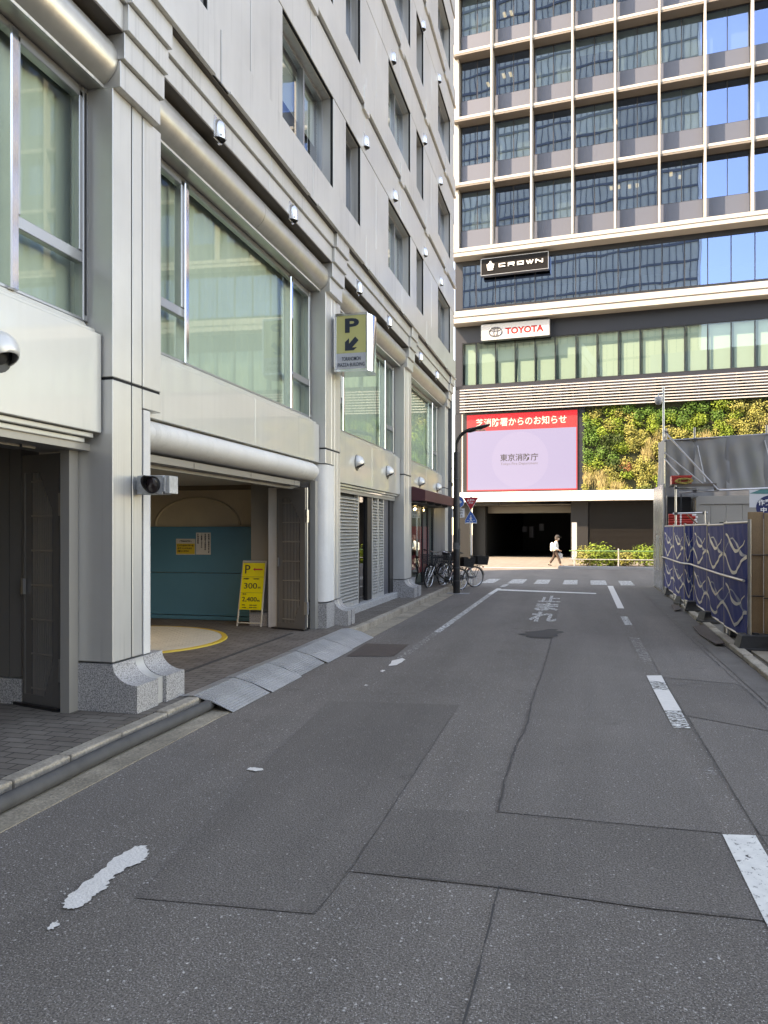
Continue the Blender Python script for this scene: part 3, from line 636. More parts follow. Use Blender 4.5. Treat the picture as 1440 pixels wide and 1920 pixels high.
# garage interior
gi = MB(); gi.box(-16,-4.42,-8,12.25,2.50,2.95); gar_ceiling = obj('garage_ceiling', gi, M['ceiling'], LB)
lv = MB(); lv.box(-6.9,-6.3,9.6,9.9,2.485,2.499); obj('ceiling_vent', lv, M['black'], gar_ceiling); 
wl = MB(); wl.box(-16,-5.2,12.27,12.5,.12,2.5); wl.box(-16,-15.9,-8,12.3,.12,2.5); wl.box(-16,-4.3,-8.1,-8,.12,2.5)
dl = empty('downlight', (-6.55,9.0,2.45), 0, 'small round downlight glowing in the garage ceiling', 'ceiling lamp')
dm = MB(); dm.lathe([(.001,.018),(.085,.018),(.09,.03)], (-6.55,9.0,2.465), 18); obj('lens', dm, mat('glowing lens', (.9,.9,.85), emit=((1,.93,.8), 1.2)), dl)
dm = MB(); dm.lathe([(.09,.03),(.09,.012),(.12,.02),(.12,.034)], (-6.55,9.0,2.465), 18); obj('trim_ring', dm, M['white_paint'], dl)
ld = bpy.data.lights.new('downlight', 'SPOT'); ld.energy = 15; ld.color = (1,.93,.82); ld.spot_size = R(165); ld.spot_blend = .6; ld.shadow_soft_size = .09
lo = bpy.data.objects.new('lamp', ld); COL.objects.link(lo); lo.location = (-6.55,9.0,2.46); lo.parent = dl; lo.matrix_parent_inverse = MW[dl.name].inverted()
gw = obj('garage_wall', wl, M['beige'], LB)
ar = MB(); pts = []
for i in range(25):
    t = math.pi*i/24; pts.append((-6.55+.83*math.cos(t), 12.262, 1.79+.50*math.sin(t)))
ar.tube(pts, .022, 6); obj('arch_moulding', ar, M['beige'], gw, smooth=60)
obj('ceiling_moulding', MB().box(-16,-5.2,12.2,12.27,2.42,2.5), mat('brown trim', (.16,.12,.08), rough=.7), gw)
tl = MB(); tl.box(-9.5,-5.40,12.20,12.268,.20,.945); tl.box(-9.5,-5.40,12.20,12.268,.955,1.77); tl.box(-9.5,-5.40,12.15,12.268,.125,.19); obj('lift_door', tl, M['teal'], gw, bevel=.004)
obj('door_frame', MB().box(-5.40,-5.33,12.19,12.27,.12,1.80), M['beige'], gw)
pr_ = MB(); pr_.box(-5.22,-4.89,11.62,12.2,.36,2.5); bp_ = obj('garage_pier', pr_, mat('taupe metal', (.24,.225,.20), rough=.45, metal=.3), LB); obj('plinth', MB().box(-5.24,-4.87,11.6,12.2,.12,.35), M['granite'], bp_)
obj('jamb', MB().box(-4.86,-4.66,11.50,11.62,.12,2.4), M['white_wall'], LB); obj('jamb', MB().box(-4.12,-4.03,11.44,11.575,.12,2.5), M['soffit'], LB)
pr_ = MB(); pr_.box(-5.16,-5.03,5.86,6.1,.36,2.5); pr_.box(-5.02,-4.90,5.86,6.1,.36,2.5); bp_ = obj('garage_pier', pr_, mat('taupe metal dark', (.16,.15,.14), rough=.45, metal=.3), LB); obj('plinth', MB().box(-5.18,-4.88,5.84,6.1,.12,.35), M['granite'], bp_)
obj('jamb', MB().box(-4.33,-4.24,5.66,5.785,.12,2.45), M['soffit'], LB)
lvw = MB()
for i in range(16): lvw.box(-9.0,-6.6,8.85,8.95,.9+i*.085,.945+i*.085)
lvw.box(-9.0,-6.6,8.96,9.0,.8,2.35); obj('louvre', lvw, M['grey_dark'], LB)
hd = MB(); hd.box(-4.55,-4.36,2.5,5.2,2.38,2.46); hd.box(-4.55,-4.34,5.21,5.36,2.38,2.46); obj('door_track', hd, mat('grey track dark', (.2,.2,.2), rough=.4, metal=.5), LB)
# turntable and fittings standing in the garage
tt = empty('car_turntable', (-6.35, 9.6, .12), 0, 'round cream turntable plate with yellow rim set in the garage floor', 'turntable')
dk = MB(); dk.lathe([(.001,.022),(1.42,.022),(1.43,.0)], (-6.35,9.62,.12), 64)
for ix in range(-14, 15):
    for iy in range(-14, 15):
        x, y = ix*.1, iy*.1
        if x*x+y*y < 1.9: dk.box(-6.35+x-.03, -6.35+x+.03, 9.62+y-.008, 9.62+y+.008, .142, .146)
obj('plate', dk, mat('cream steel deck', (.62,.58,.48), rough=.5, vary=.12, vscale=3), tt)
rm = MB(); rm.lathe([(1.43,.001),(1.43,.020),(1.50,.020),(1.51,.001)], (-6.35,9.62,.12), 64); obj('rim', rm, mat('yellow line', (.62,.40,.05), rough=.6), tt)
# third bay: louvred shutters, glass door
xs_ = -4.2
st = MB(); st.box(-4.6,-4.06,12.42,17.38,.11,.25); obj('door_step', st, M['granite_light'], LB, bevel=.01)
def louvre(y0, y1, z0, z1, name='louvred_shutter'):
    f = MB(); f.box(xs_-.05,xs_+.03,y0,y0+.05,z0,z1); f.box(xs_-.05,xs_+.03,y1-.05,y1,z0,z1); f.box(xs_-.05,xs_+.03,y0+.05,y1-.05,z0,z0+.06); f.box(xs_-.05,xs_+.03,y0+.05,y1-.05,z1-.06,z1)
    o = obj(name, f, M['panel'], LB)
    s_ = MB(); n = int((z1-z0-.12)/.062)
    for i in range(n):
        z = z0+.06+i*.062; s_.add([(xs_+.035,y0+.05,z),(xs_+.035,y1-.05,z),(xs_-.03,y1-.05,z+.05),(xs_-.03,y0+.05,z+.05),(xs_+.035,y0+.05,z+.012),(xs_+.035,y1-.05,z+.012),(xs_-.03,y1-.05,z+.06),(xs_-.03,y0+.05,z+.06)],[(0,1,2,3),(7,6,5,4),(0,4,5,1),(1,5,6,2),(3,7,4,0)])
    s_.box(xs_-.06,xs_-.045,y0+.05,y1-.05,z0+.06,z1-.06,1); obj('slats', s_, [M['panel'], M['panel_dark']], o)
louvre(12.45, 14.43, .25, 2.46); louvre(15.46, 15.95, .25, 2.46, 'louvred_door'); louvre(15.96, 16.47, .25, 2.46, 'louvred_door')
dr = MB(); dr.box(xs_-.05,xs_+.02,14.45,14.52,.25,2.46); dr.box(xs_-.05,xs_+.02,15.12,15.44,.25,2.46); o = obj('glass_door', dr, M['black'], LB)
obj('pane', MB().quad((xs_-.03,14.52,.27),(xs_-.03,15.12,.27),(xs_-.03,15.12,2.44),(xs_-.03,14.52,2.44)), M['glass_door'], o)
dp = MB(); dp.box(xs_-.05,xs_,16.49,17.0,.25,2.46); obj('metal_panel', dp, mat('slate grey panel', (.14,.14,.155), rough=.4, metal=.4), LB); obj('metal_panel', MB().box(xs_-.05,xs_+.03,17.01,17.38,.25,2.46), M['black'], LB)
# fourth bay: shop front
sf = MB(); xg = -4.30
sf.box(xg-.05,xg+.05,18.18,23.15,.11,.2); 
for y in (18.25,19.9,21.5,22.3,23.1): sf.box(xg-.03,xg+.03,y-.03,y+.03,.2,2.42)
o = obj('shop_front', sf, M['frame_dark'], LB)
obj('pane', MB().quad((xg,18.2,.2),(xg,23.1,.2),(xg,23.1,2.42),(xg,18.2,2.42)), M['glass_pod'], o)
bk = MB(); bk.quad((xg-.29,18.2,.1),(xg-.29,23.1,.1),(xg-.29,23.1,2.5),(xg-.29,18.2,2.5)); obj('shop_back_wall', bk, mat('shop interior', (.30,.29,.28), rough=.8), o)
sl = MB()
for i in range(13): sl.box(xg-.25,xg-.2,18.3,21.0,1.15+i*.09,1.19+i*.09)
obj('shop_blind', sl, mat('tan slats', (.45,.38,.24), rough=.7), o)
rp = mat('red poster', (.50,.03,.05), rough=.4)
ps = MB(); ps.box(xg-.012,xg-.006,18.4,22.6,1.45,1.82); ps.box(xg-.012,xg-.006,21.0,22.6,.5,1.44); ps.box(xg-.012,xg-.006,18.4,20.6,.62,1.02); obj('window_graphic', ps, rp, o)
ps = MB(); ps.box(xg-.005,xg-.002,19.3,19.9,1.05,1.42); obj('window_notice', ps, M['white_paint'], o)
for y in (21.2, 22.4): sb = MB(); sb.lathe([(.001,0),(.04,.02),(.04,.06),(.001,.08)], (-4.45,y,2.28), 10); obj('spot_lamp', sb, mat('warm lamp', (.9,.8,.6), emit=((1,.82,.55), 5)), o)
aw = empty('awning', (-3.95,20.3,2.44), 0, 'maroon box awning over the shop front behind the bicycles', 'awning')
am = MB(); pr = [(-4.25,2.44),(-3.56,2.44),(-3.56,2.69),(-3.86,2.79),(-4.25,2.79)]
am.sweep([[(x,18.2,z) for x,z in pr],[(x,23.05,z) for x,z in pr]]); obj('canopy', am, mat('maroon canvas', (.075,.016,.022), rough=.55, vary=.12, vscale=2), aw)
for y in (18.6,19.7,20.8,21.9): obj('rib', MB().box(-4.25,-3.62,y,y+.05,2.38,2.44), M['grey_dark'], aw)
tm = MB()
tm.box(-4.28,-3.75,18.21,23.0,2.40,2.405)
obj('underside', tm, M['soffit'], aw)
# hooded wall lamps on the spandrels
def dome(y, z=3.0, label=''):
    o = empty('wall_lamp', (-4.0, y, z), 0, label, 'wall lamp', 'hooded lamps on the spandrel')
    r = .145; bm = bmesh.new(); bmesh.ops.create_uvsphere(bm, u_segments=24, v_segments=14, radius=r)
    geo = bm.verts[:]+bm.edges[:]+bm.faces[:]; bmesh.ops.bisect_plane(bm, geom=geo, plane_co=(0,0,0), plane_no=(1,0,0), clear_inner=True)
    geo = bm.verts[:]+bm.edges[:]+bm.faces[:]; bmesh.ops.bisect_plane(bm, geom=geo, plane_co=(.09,0,-.05), plane_no=(.45,0,-.89), clear_outer=True)
    m_ = MB(); m_.add([tuple(v.co) for v in bm.verts], [tuple(v.index for v in f.verts) for f in bm.faces]); bm.free()
    L = Matrix.Translation((-3.998,y,z))
    h = obj('hood', m_, M['lampwhite'], o, smooth=50, local=L); sm = h.modifiers.new('shell','SOLIDIFY'); sm.thickness = .008
    b_ = MB(); b_.lathe([(.001,.004),(.15,.004),(.155,.0)], n=24); obj('back_plate', b_, M['frame_dark'], o, local=L @ Matrix.Rotation(R(90),4,'Y'))
    b_ = MB(); b_.lathe([(.001,.05),(.05,.05),(.09,.02),(.1,.005)], n=16); obj('lamp_bowl', b_, M['rubber'], o, local=L @ Matrix.Rotation(R(90),4,'Y'), smooth=50)
for y, lb in ((4.55,'half-dome lamp hood on the spandrel at the left edge, nearest the camera'),(13.72,'half-dome lamp hood on the left of the pair above the louvred shutters'),(16.12,'half-dome lamp hood on the right of the pair above the louvred shutters'),(19.68,'half-dome lamp hood just above the near end of the maroon awning'),(22.3,'half-dome lamp hood above the far end of the maroon awning')): dome(y, 2.985, lb)
# ================================================================ signs and street furniture
def lettering(parent, body, h, wdt, frame, m, bold=0.0, name='lettering', space=1.0):
    t = text_mb(body, h, wdt, bold=bold, space=space)
    return obj(name, t, m, parent, local=frame) if t.v else None
INK = mat('black ink', (.018,.018,.02), rough=.5)
WHITE = mat('sign white', (.78,.78,.78), rough=.45)
RED = mat('sign red', (.50,.018,.03), rough=.4)
BLUE = mat('sign blue', (.02,.13,.42), rough=.4)
# projecting parking sign
ps = empty('parking_sign', (-3.55,12.1,4.32), 0, 'yellow projecting parking sign in a polished steel case on the second pillar', 'sign')
cb = MB(); x0, x1, y0, y1, z0, z1 = -3.83, -3.25, 11.86, 12.36, 4.32, 5.25
pr = [(x0,y0),(x1-.03,y0)] + [(x1-.03+.03*math.sin(math.pi*i/10)+.04*math.sin(math.pi*i/10), y0+(y1-y0)*i/10) for i in range(1,10)] + [(x1-.03,y1),(x0,y1)]
cb.prism([(x,y,z0) for x,y in pr], (0,0,z1-z0)); obj('case', cb, M['chrome'], ps, smooth=30)
fr = MB(); fr.box(x0-.01,x1-.02,y0-.03,y0-.001,z0-.015,z0+.03); fr.box(x0-.01,x1-.02,y0-.03,y0-.001,z1-.03,z1+.015); fr.box(x0-.01,x0+.03,y0-.03,y0-.001,z0+.03,z1-.03); fr.box(x1-.05,x1-.02,y0-.03,y0-.001,z0+.03,z1-.03)
obj('frame', fr, M['chrome'], ps, bevel=.008, seg=2)
obj('yellow_face', MB().box(x0+.03,x1-.05,y0-.018,y0-.002,z0+.29,z1-.03), mat('aged yellow acrylic', (.60,.56,.24), rough=.2, coat=.4, vary=.06, vscale=2), ps)
obj('grey_face', MB().box(x0+.03,x1-.05,y0-.018,y0-.002,z0+.03,z0+.288), mat('grey acrylic', (.50,.51,.55), rough=.2, coat=.4), ps)
NAVY = mat('navy ink', (.02,.03,.05), rough=.4)
cx = (x0+x1-.02)/2
F_ = lambda x, z: face_frame((x, y0-.0185, z), (1,0,0), (0,0,1))
lettering(ps, 'P', .235, .24, F_(cx+.015, z1-.19), NAVY, bold=.035)
aw_ = MB(); k_ = .125
a_pts = [(-1,-1),(.15,-1),(.62,-.62),(-.02,-.62),(.85,.28),(.40,.78),(-.44,-.10),(-.44,.62),(-1,.12)]
aw_.prism([(x*k_, y*k_, 0) for x,y in a_pts], (0,0,.004)); obj('arrow', aw_, NAVY, ps, local=F_(cx+.02, z0+.455))
lettering(ps, 'TORANOMON', .064, .32, F_(cx, z0+.195), NAVY, bold=.003)
lettering(ps, 'PIAZZA BUILDING', .062, .455, F_(cx, z0+.10), NAVY, bold=.003)
bk = MB(); bk.box(-3.9,-3.83,11.9,11.96,4.4,5.2); obj('bracket', bk, M['alu'], ps)
# exit warning lamp on the first pillar
sl = empty('signal_lamp', (-3.7,6.2,2.03), 0, 'weathered single traffic signal lamp box on the first pillar by the garage', 'signal lamp')
b_ = MB(); b_.box(-3.86,-3.60,6.10,6.25,2.03,2.20); b_.box(-3.58,-3.53,6.10,6.25,2.035,2.195); b_.box(-3.60,-3.58,6.115,6.24,2.045,2.185); b_.box(-3.9,-3.86,6.14,6.2,2.07,2.16); b_.box(-3.595,-3.57,6.092,6.10,2.05,2.18)
obj('housing', b_, mat('flaking silver paint', (.45,.46,.46), rough=.55, metal=.35, vary=.35, vscale=18, bump=(40,.3)), sl, bevel=.006)
L = Matrix.Translation((-3.70,6.099,2.115)) @ Matrix.Rotation(R(90),4,'X')
v_ = MB(); n = 28; ra, rb = [], []
for i in range(n+1):
    t = R(-200)+R(220)*0 + 2*math.pi*i/n*0 + R(-60) + R(300)*i/n
    d = .115*max(.12, (math.sin(t)*.5+.5))
    ra.append((.076*math.cos(t), .076*math.sin(t), 0)); rb.append((.080*math.cos(t), .080*math.sin(t), d))
v_.sweep([ra, rb], cap=False, closed=False); h = obj('visor', v_, M['black'], sl, local=L, smooth=50); sm = h.modifiers.new('shell','SOLIDIFY'); sm.thickness = .004
v_ = MB(); v_.lathe([(.001,.020),(.03,.017),(.055,.008),(.070,.002)], n=24); obj('lens', v_, mat('dark red lens', (.045,.03,.03), rough=.15, coat=.6), sl, local=L, smooth=50)
v_ = MB(); v_.lathe([(.07,.0),(.07,.012),(.078,.012),(.078,.0)], n=24); obj('bezel', v_, M['black'], sl, local=L)
# parking price board
af = empty('price_board', (-5.19,11.55,.12), 0, 'yellow parking price board on a cream folding frame at the garage entrance', 'sign board')
cream = mat('cream painted steel', (.58,.53,.44), rough=.5, vary=.12, vscale=6)
def lean(x, z, off=0.0): return (x, 11.48 + (z-.12)*.12 + off, z)
f_ = MB()
for xa, xb in ((-5.405,-5.345),(-4.985,-4.945)): f_.tube([lean(xa,.125), lean(xb+.0,1.20)], .014, 6)
f_.tube([lean(-5.40,.18), lean(-4.985,.18)], .012, 6); f_.tube([lean(-5.35,1.19), lean(-4.945,1.19)], .014, 6)
for xa, xb in ((-5.36,-5.33),(-4.97,-4.955)): f_.tube([(xa, 11.95, .125), (xb, 11.63, 1.16)], .012, 6)
f_.tube([(-5.36,11.93,.2),(-4.97,11.93,.2)], .01, 6); obj('frame', f_, cream, af, smooth=60)
yel = mat('bright yellow board', (.75,.62,.015), rough=.45, vary=.08, vscale=5)
def bx4(xa, xb, za, zb, off): 
    m_ = MB(); m_.prism([lean(xa[0],za,off), lean(xa[1],za,off), lean(xb[1],zb,off), lean(xb[0],zb,off)], (0,.012,0)); return m_
obj('panel', bx4((-5.375,-4.985),(-5.340,-4.955),.40,1.165,-.022), yel, af)
obj('header_strip', bx4((-5.343,-4.96),(-5.342,-4.957),1.168,1.188,-.022), mat('grey strip', (.3,.28,.24), rough=.6), af)
up = Vector((.035,.12,1)).normalized()
def AFr(x, z): 
    p_ = lean(x, z, -.024); return face_frame(p_, (1,0,0), (0, .119, .993))
brn = mat('dark ink', (.035,.03,.02), rough=.5)
lettering(af, 'P', .14, .09, AFr(-5.255,1.06), brn, bold=0)
ar_ = MB(); ar_.prism([(-.085,0,0),(-.045,.028,0),(-.05,.012,0),(.085,.012,0),(.085,-.012,0),(-.05,-.012,0),(-.045,-.028,0)], (0,0,.003)); obj('arrow', ar_, RED, af, local=AFr(-5.075,1.06))
lettering(af, '利用料', .022, .10, AFr(-5.27,.905), brn, bold=.02); lettering(af, '30分毎に', .022, .11, AFr(-5.09,.905), brn, bold=.02)
lettering(af, '300', .095, .23, AFr(-5.19,.79), brn, bold=.0); lettering(af, '円', .035, .04, AFr(-5.035,.76), brn, bold=.02)
lettering(af, '最大', .02, .07, AFr(-5.29,.655), brn, bold=.02)
lettering(af, '2,400', .085, .26, AFr(-5.20,.565), brn, bold=.0); lettering(af, '円', .033, .038, AFr(-5.04,.545), brn, bold=.02)
lettering(af, '平日', .017, .05, AFr(-5.30,.475), brn, bold=.02); lettering(af, '8:00-20:00', .017, .13, AFr(-5.13,.475), brn, bold=.02)
lettering(af, '土日祝', .017, .07, AFr(-5.29,.435), brn, bold=.02); lettering(af, '8:00-18:00', .017, .13, AFr(-5.13,.435), brn, bold=.02)
ln = MB(); 
for z in (.935,.675): ln.prism([lean(-5.365,z,-.0235), lean(-4.97,z,-.0235), lean(-4.97,z+.004,-.0235), lean(-5.365,z+.004,-.0235)], (0,.001,0))
obj('divider', ln, brn, af)
# two notices on the blue wall
FW = lambda x, z: face_frame((x, 12.1975, z), (1,0,0), (0,0,1))
n1 = empty('notice', (-6.73,12.195,1.27), 0, 'notice with a yellow lower half taped on the blue garage wall', 'notice')
obj('paper', MB().box(-6.93,-6.55,12.1955,12.1995,1.27,1.555), mat('paper', (.55,.53,.48), rough=.8), n1); obj('yellow_box', MB().box(-6.92,-6.56,12.193,12.195,1.285,1.47), mat('yellow paper', (.62,.45,.05), rough=.7), n1)
FW2 = lambda x, z: face_frame((x, 12.1925, z), (1,0,0), (0,0,1))
lettering(n1, 'ご案内のお客様へ', .032, .24, face_frame((-6.74,12.195,1.512),(1,0,0),(0,0,1)), INK, bold=.02)
for i, s_ in enumerate(('エンジンおサイドターは','必ず ハンドルから','お願いください')): lettering(n1, s_, .034, (.32,.28,.22)[i], FW2(-6.745+(0,-.01,-.04)[i], 1.435-.05*i), INK, bold=.02)
n2 = empty('notice', (-6.39,12.195,1.27), 0, 'white notice with upright columns of writing on the blue garage wall', 'notice')
obj('paper', MB().box(-6.535,-6.25,12.1955,12.1995,1.275,1.665), mat('white paper', (.62,.62,.60), rough=.8), n2)
for i, s_ in enumerate(('駐車場ご利用のお客様','車庫前での停車は','ご遠慮ください','管理事務所')):
    t = '\n'.join(s_); lettering(n2, t, min(.34, .036*len(s_)), .026, face_frame((-6.285-.07*i,12.1945,1.645-min(.34,.036*len(s_))/2),(1,0,0),(0,0,1)), INK, bold=.02)
# folding gates
def gate(name_lbl, a, b_, z0, z1):
    """lattice leaf folded back beside the opening, from foot point a to b_"""
    A = Vector((a[0],a[1],0)); B = Vector((b_[0],b_[1],0)); d = (B-A); wl_ = d.length; d.normalize(); nrm = Vector((d.y,-d.x,0))
    L = Matrix(((d.x,-nrm.x,0,A.x),(d.y,-nrm.y,0,A.y),(0,0,1,0),(0,0,0,1)))
    o = empty('folding_gate', (A.x,A.y,z0), 0, name_lbl, 'gate', 'folding lattice gates of the garage')
    f = MB(); f.box(0,.03,-.02,.03,z0,z1); f.box(wl_-.10,wl_,-.02,.03,z0,z1); f.box(.03,wl_-.10,-.02,.03,z0,z0+.10); f.box(.03,wl_-.10,-.02,.03,z1-.16,z1)
    f.box(.03,.12,-.01,.02,z0+.1,z1-.16)
    f.prism([(wl_-.1,-.021,z1-.5),(wl_-.1,-.021,z1-.1),(wl_*.4,-.021,z1-.1)], (0,.03,0)); f.prism([(wl_-.1,-.021,z0+.4),(wl_-.1,-.021,z0+.05),(wl_*.55,-.021,z0+.05)], (0,.03,0))
    obj('frame', f, M['bronze_bar'], o, local=L)
    b2 = MB(); n = 11
    for i in range(n):
        x = .14 + (wl_-.27)*i/(n-1); b2.box(x-.006,x+.006,-.012,.0,z0+.1,z1-.16)
    for i in range(7): z = z0+.16+(z1-z0-.4)*i/6; b2.box(.12,wl_-.1,-.016,-.012,z-.008,z+.008)
    obj('lattice_bars', b2, mat('steel bars', (.46,.44,.42), rough=.35, metal=.7), o, local=L)
    m_ = MB(); m_.box(.03,wl_-.1,.012,.016,z0+.1,z1-.16); obj('backing_mesh', m_, mat('dark perforated sheet', (.10,.093,.09), rough=.6, vary=.3, vscale=4), o, local=L)
    p_ = MB(); p_.tube([(wl_+.03,.0,z0+.05),(wl_+.03,.0,z1)], .014, 8); 
    for z in (z0+.25, z1-.55): p_.box(wl_-.01,wl_+.05,-.03,.02,z,z+.2)
    obj('hinge_post', p_, M['alu'], o, local=L)
    t_ = MB(); t_.box(-.08,wl_+.01,-.06,.05,z0-.006,z0+.02); obj('foot_rail', t_, M['black'], o, local=L)
    h_ = MB(); h_.box(.02,.05,-.05,-.02,z0+1.0,z0+1.14); obj('handle', h_, M['alu'], o, local=L)
gate('dark lattice gate leaf folded back at the left edge beside the first pillar', (-4.86,5.86), (-4.36,5.72), .126, 2.38)
gate('dark lattice gate leaf folded back beside the white column and the yellow price board', (-4.66,11.40), (-4.12,11.24), .126, 2.38)
# street lamp
la = empty('street_lamp', (-3.1,20.24,0), 0, 'black street lamp with a curved arm at the corner by the bicycles', 'street lamp')
m_ = MB(); m_.tube([(-3.1,20.24,0),(-3.1,20.24,2.4),(-3.1,20.24,2.42),(-3.1,20.24,3.78),(-3.1,20.24,3.82),(-3.1,20.24,3.83)], [.096,.09,.086,.083,.081,.055], 16); obj('pole', m_, M['black'], la, smooth=40)
m_ = MB(); arc = [(-3.1,20.24,3.8),(-3.1,20.24,3.98)] + [(-3.1+.52*(1-math.cos(t)), 20.24, 3.98+.46*math.sin(t)) for t in [R(90)*i/10 for i in range(1,11)]] + [(-2.45,20.24,4.45)]
m_.tube(arc, .045, 10); obj('arm', m_, M['black'], la, smooth=50)
m_ = MB(); hp = [(-2.80,4.345,.05,.03),(-2.72,4.37,.12,.055),(-2.5,4.435,.14,.06),(-2.3,4.485,.11,.045),(-2.2,4.51,.05,.02)]
m_.sweep([[(x, 20.24+wy*math.cos(t), z+.02+h_*math.sin(t)) for t in [2*math.pi*q/12 for q in range(12)]] for x,z,wy,h_ in hp]); obj('lamp_head', m_, M['black'], la, smooth=50)
m_ = MB(); m_.box(-2.66,-2.32,20.15,20.33,4.385,4.40); gl = obj('lamp_glass', m_, mat('frosted lamp glass', (.55,.52,.42), rough=.3), la); gl.data.transform(Matrix.Shear('XZ', 4, (0,0)) if False else Matrix.Identity(4))
m_ = MB()
for z in (.35,.7,2.38,3.1): m_.lathe([(.108,-.012),(.112,0),(.108,.012)], (-3.1,20.24,z), 16)
m_.box(-3.24,-3.2,20.2,20.28,2.9,3.0); m_.tube([(-3.2,20.24,3.4),(-3.27,20.24,3.3),(-3.22,20.24,3.15),(-3.28,20.22,3.02)], .008, 6); m_.box(-3.31,-3.24,20.19,20.26,3.0,3.05); obj('bands_and_cable', m_, M['grey_dark'], la)
m_ = MB(); m_.box(-3.02,-2.99,20.16,20.18,1.3,1.75); m_.lathe([(.101,0),(.101,.18)], (-3.1,20.24,1.2), 16); obj('worn_sticker', m_, mat('torn stickers', (.12,.115,.11), rough=.8, vary=.5, vscale=25), la)
struct('pole_base', MB().box(-3.35,-2.75,20.08,20.4,.0,.014), M['far_kerb'])
# traffic signs on their pole
tp = empty('traffic_sign', (-3.216,24.05,0), 0, 'red stop triangle above a blue pedestrian crossing sign on a white pole', 'traffic sign')
m_ = MB(); m_.tube([(-3.216,24.05,0),(-3.216,24.05,2.8)], .032, 12); obj('pole', m_, mat('pale grey pole', (.6,.6,.6), rough=.4, metal=.4), tp, smooth=50)
def plate(pts, y, th=.006): m_ = MB(); m_.prism([(x,y,z) for x,z in pts], (0,th,0)); return m_
def rtri(cx, cz, r_, up_=True, cr=.12, n=4):
    s = 1 if up_ else -1; V = [Vector((cx + r_*math.sin(2*math.pi*i/3), cz + s*r_*math.cos(2*math.pi*i/3))) for i in range(3)]; out = []
    for i in range(3):
        p, a, b_ = V[i], V[i-1], V[(i+1)%3]; da, db = (a-p).normalized()*r_*cr, (b_-p).normalized()*r_*cr
        for k in range(n+1): t = k/n; out.append(tuple((p+da)*(1-t)**2 + p*2*t*(1-t) + (p+db)*t*t))
    return out
obj('stop_plate', plate(rtri(-3.216,2.62,.285,False), 24.0), WHITE, tp); so = obj('stop_face', plate(rtri(-3.216,2.62,.262,False), 23.996, .003), RED, tp)
FY = lambda x, z, y=23.9955: face_frame((x,y,z), (1,0,0), (0,0,1))
lettering(tp, '止まれ', .075, .24, FY(-3.216,2.675), WHITE, bold=.02); lettering(tp, 'STOP', .05, .15, FY(-3.216,2.585), WHITE, bold=.02)
def crossing(cx, cz, k): return [(cx-.19*k,cz-.16*k),(cx+.19*k,cz-.16*k),(cx+.19*k,cz-.06*k),(cx+.015*k,cz+.24*k),(cx-.015*k,cz+.24*k),(cx-.19*k,cz-.06*k)]
obj('crossing_plate', plate(crossing(-3.216,2.09,1), 24.0), WHITE, tp); obj('crossing_face', plate(crossing(-3.216,2.092,.92), 23.996, .003), BLUE, tp)
wm = MB()   # walking figure and stripes
def bar2(a, b_, wd): 
    A, B = Vector(a), Vector(b_); d = (B-A).normalized(); n_ = Vector((-d.y,d.x))*wd/2; return [tuple(A-n_), tuple(B-n_), tuple(B+n_), tuple(A+n_)]
for pts in (bar2((0,.07),(0,-.01),.045), bar2((0,-.005),(-.035,-.085),.022), bar2((0,-.005),(.045,-.085),.022), bar2((0,.06),(-.045,.0),.016), bar2((0,.06),(.05,.015),.016), bar2((-.15,-.118),(.15,-.118),.02), bar2((-.13,-.045),(-.07,-.045),.012), bar2((.07,-.045),(.13,-.045),.012)):
    wm.prism([(x,y,0) for x,y in pts], (0,0,.002))
wm.prism([(.02*math.cos(t), .10+.02*math.sin(t), 0) for t in [2*math.pi*i/10 for i in range(10)]], (0,0,.002))
obj('walking_figure', wm, WHITE, tp, local=FY(-3.216,2.07))
ow = empty('traffic_sign', (-3.62,24.06,0), 0, 'round blue arrow sign with a white plate below it behind the lamp post', 'traffic sign')
m_ = MB(); m_.tube([(-3.62,24.07,0),(-3.62,24.07,2.75)], .03, 12); obj('pole', m_, mat('grey sign pole', (.5,.5,.5), rough=.4, metal=.4), ow, smooth=50)
cir = lambda r_: [(-3.62+r_*math.cos(2*math.pi*i/32), 2.62+r_*math.sin(2*math.pi*i/32)) for i in range(32)]
obj('round_plate', plate(cir(.19), 24.01), WHITE, ow); obj('round_face', plate(cir(.178), 24.006, .003), BLUE, ow)
am_ = MB(); am_.prism([(x,y,0) for x,y in ((-.13,-.03),(.03,-.03),(.0,-.085),(.13,0),(.0,.085),(.03,.03),(-.13,.03))], (0,0,.002)); obj('arrow', am_, WHITE, ow, local=FY(-3.62,2.62,24.0055))
obj('lower_plate', plate([(-3.83,2.12),(-3.42,2.12),(-3.42,2.41),(-3.83,2.41)], 24.01), WHITE, ow)
lettering(ow, '自転車を除く', .06, .34, FY(-3.625,2.355,24.009), INK, bold=.02); lettering(ow, '一方通行', .065, .30, FY(-3.625,2.27,24.009), INK, bold=.02)
am_ = MB(); am_.prism([(x,y,0) for x,y in ((-.15,-.008),(.10,-.008),(.09,-.03),(.15,0),(.09,.03),(.10,.008),(-.15,.008))], (0,0,.002)); obj('small_arrow', am_, INK, ow, local=FY(-3.62,2.17,24.009))
# litter bucket by the third pillar
bu = MB(); bu.lathe([(.001,.0),(.13,.0),(.165,.40),(.175,.405),(.165,.41),(.155,.40),(.125,.02),(.001,.02)], (-4.05,18.55,.12), 20)
tag(obj('bucket', bu, mat('galvanised bucket', (.5,.51,.52), rough=.4, metal=.6, vary=.2, vscale=8), smooth=40), 'galvanised bucket beside the third pillar', 'bucket')
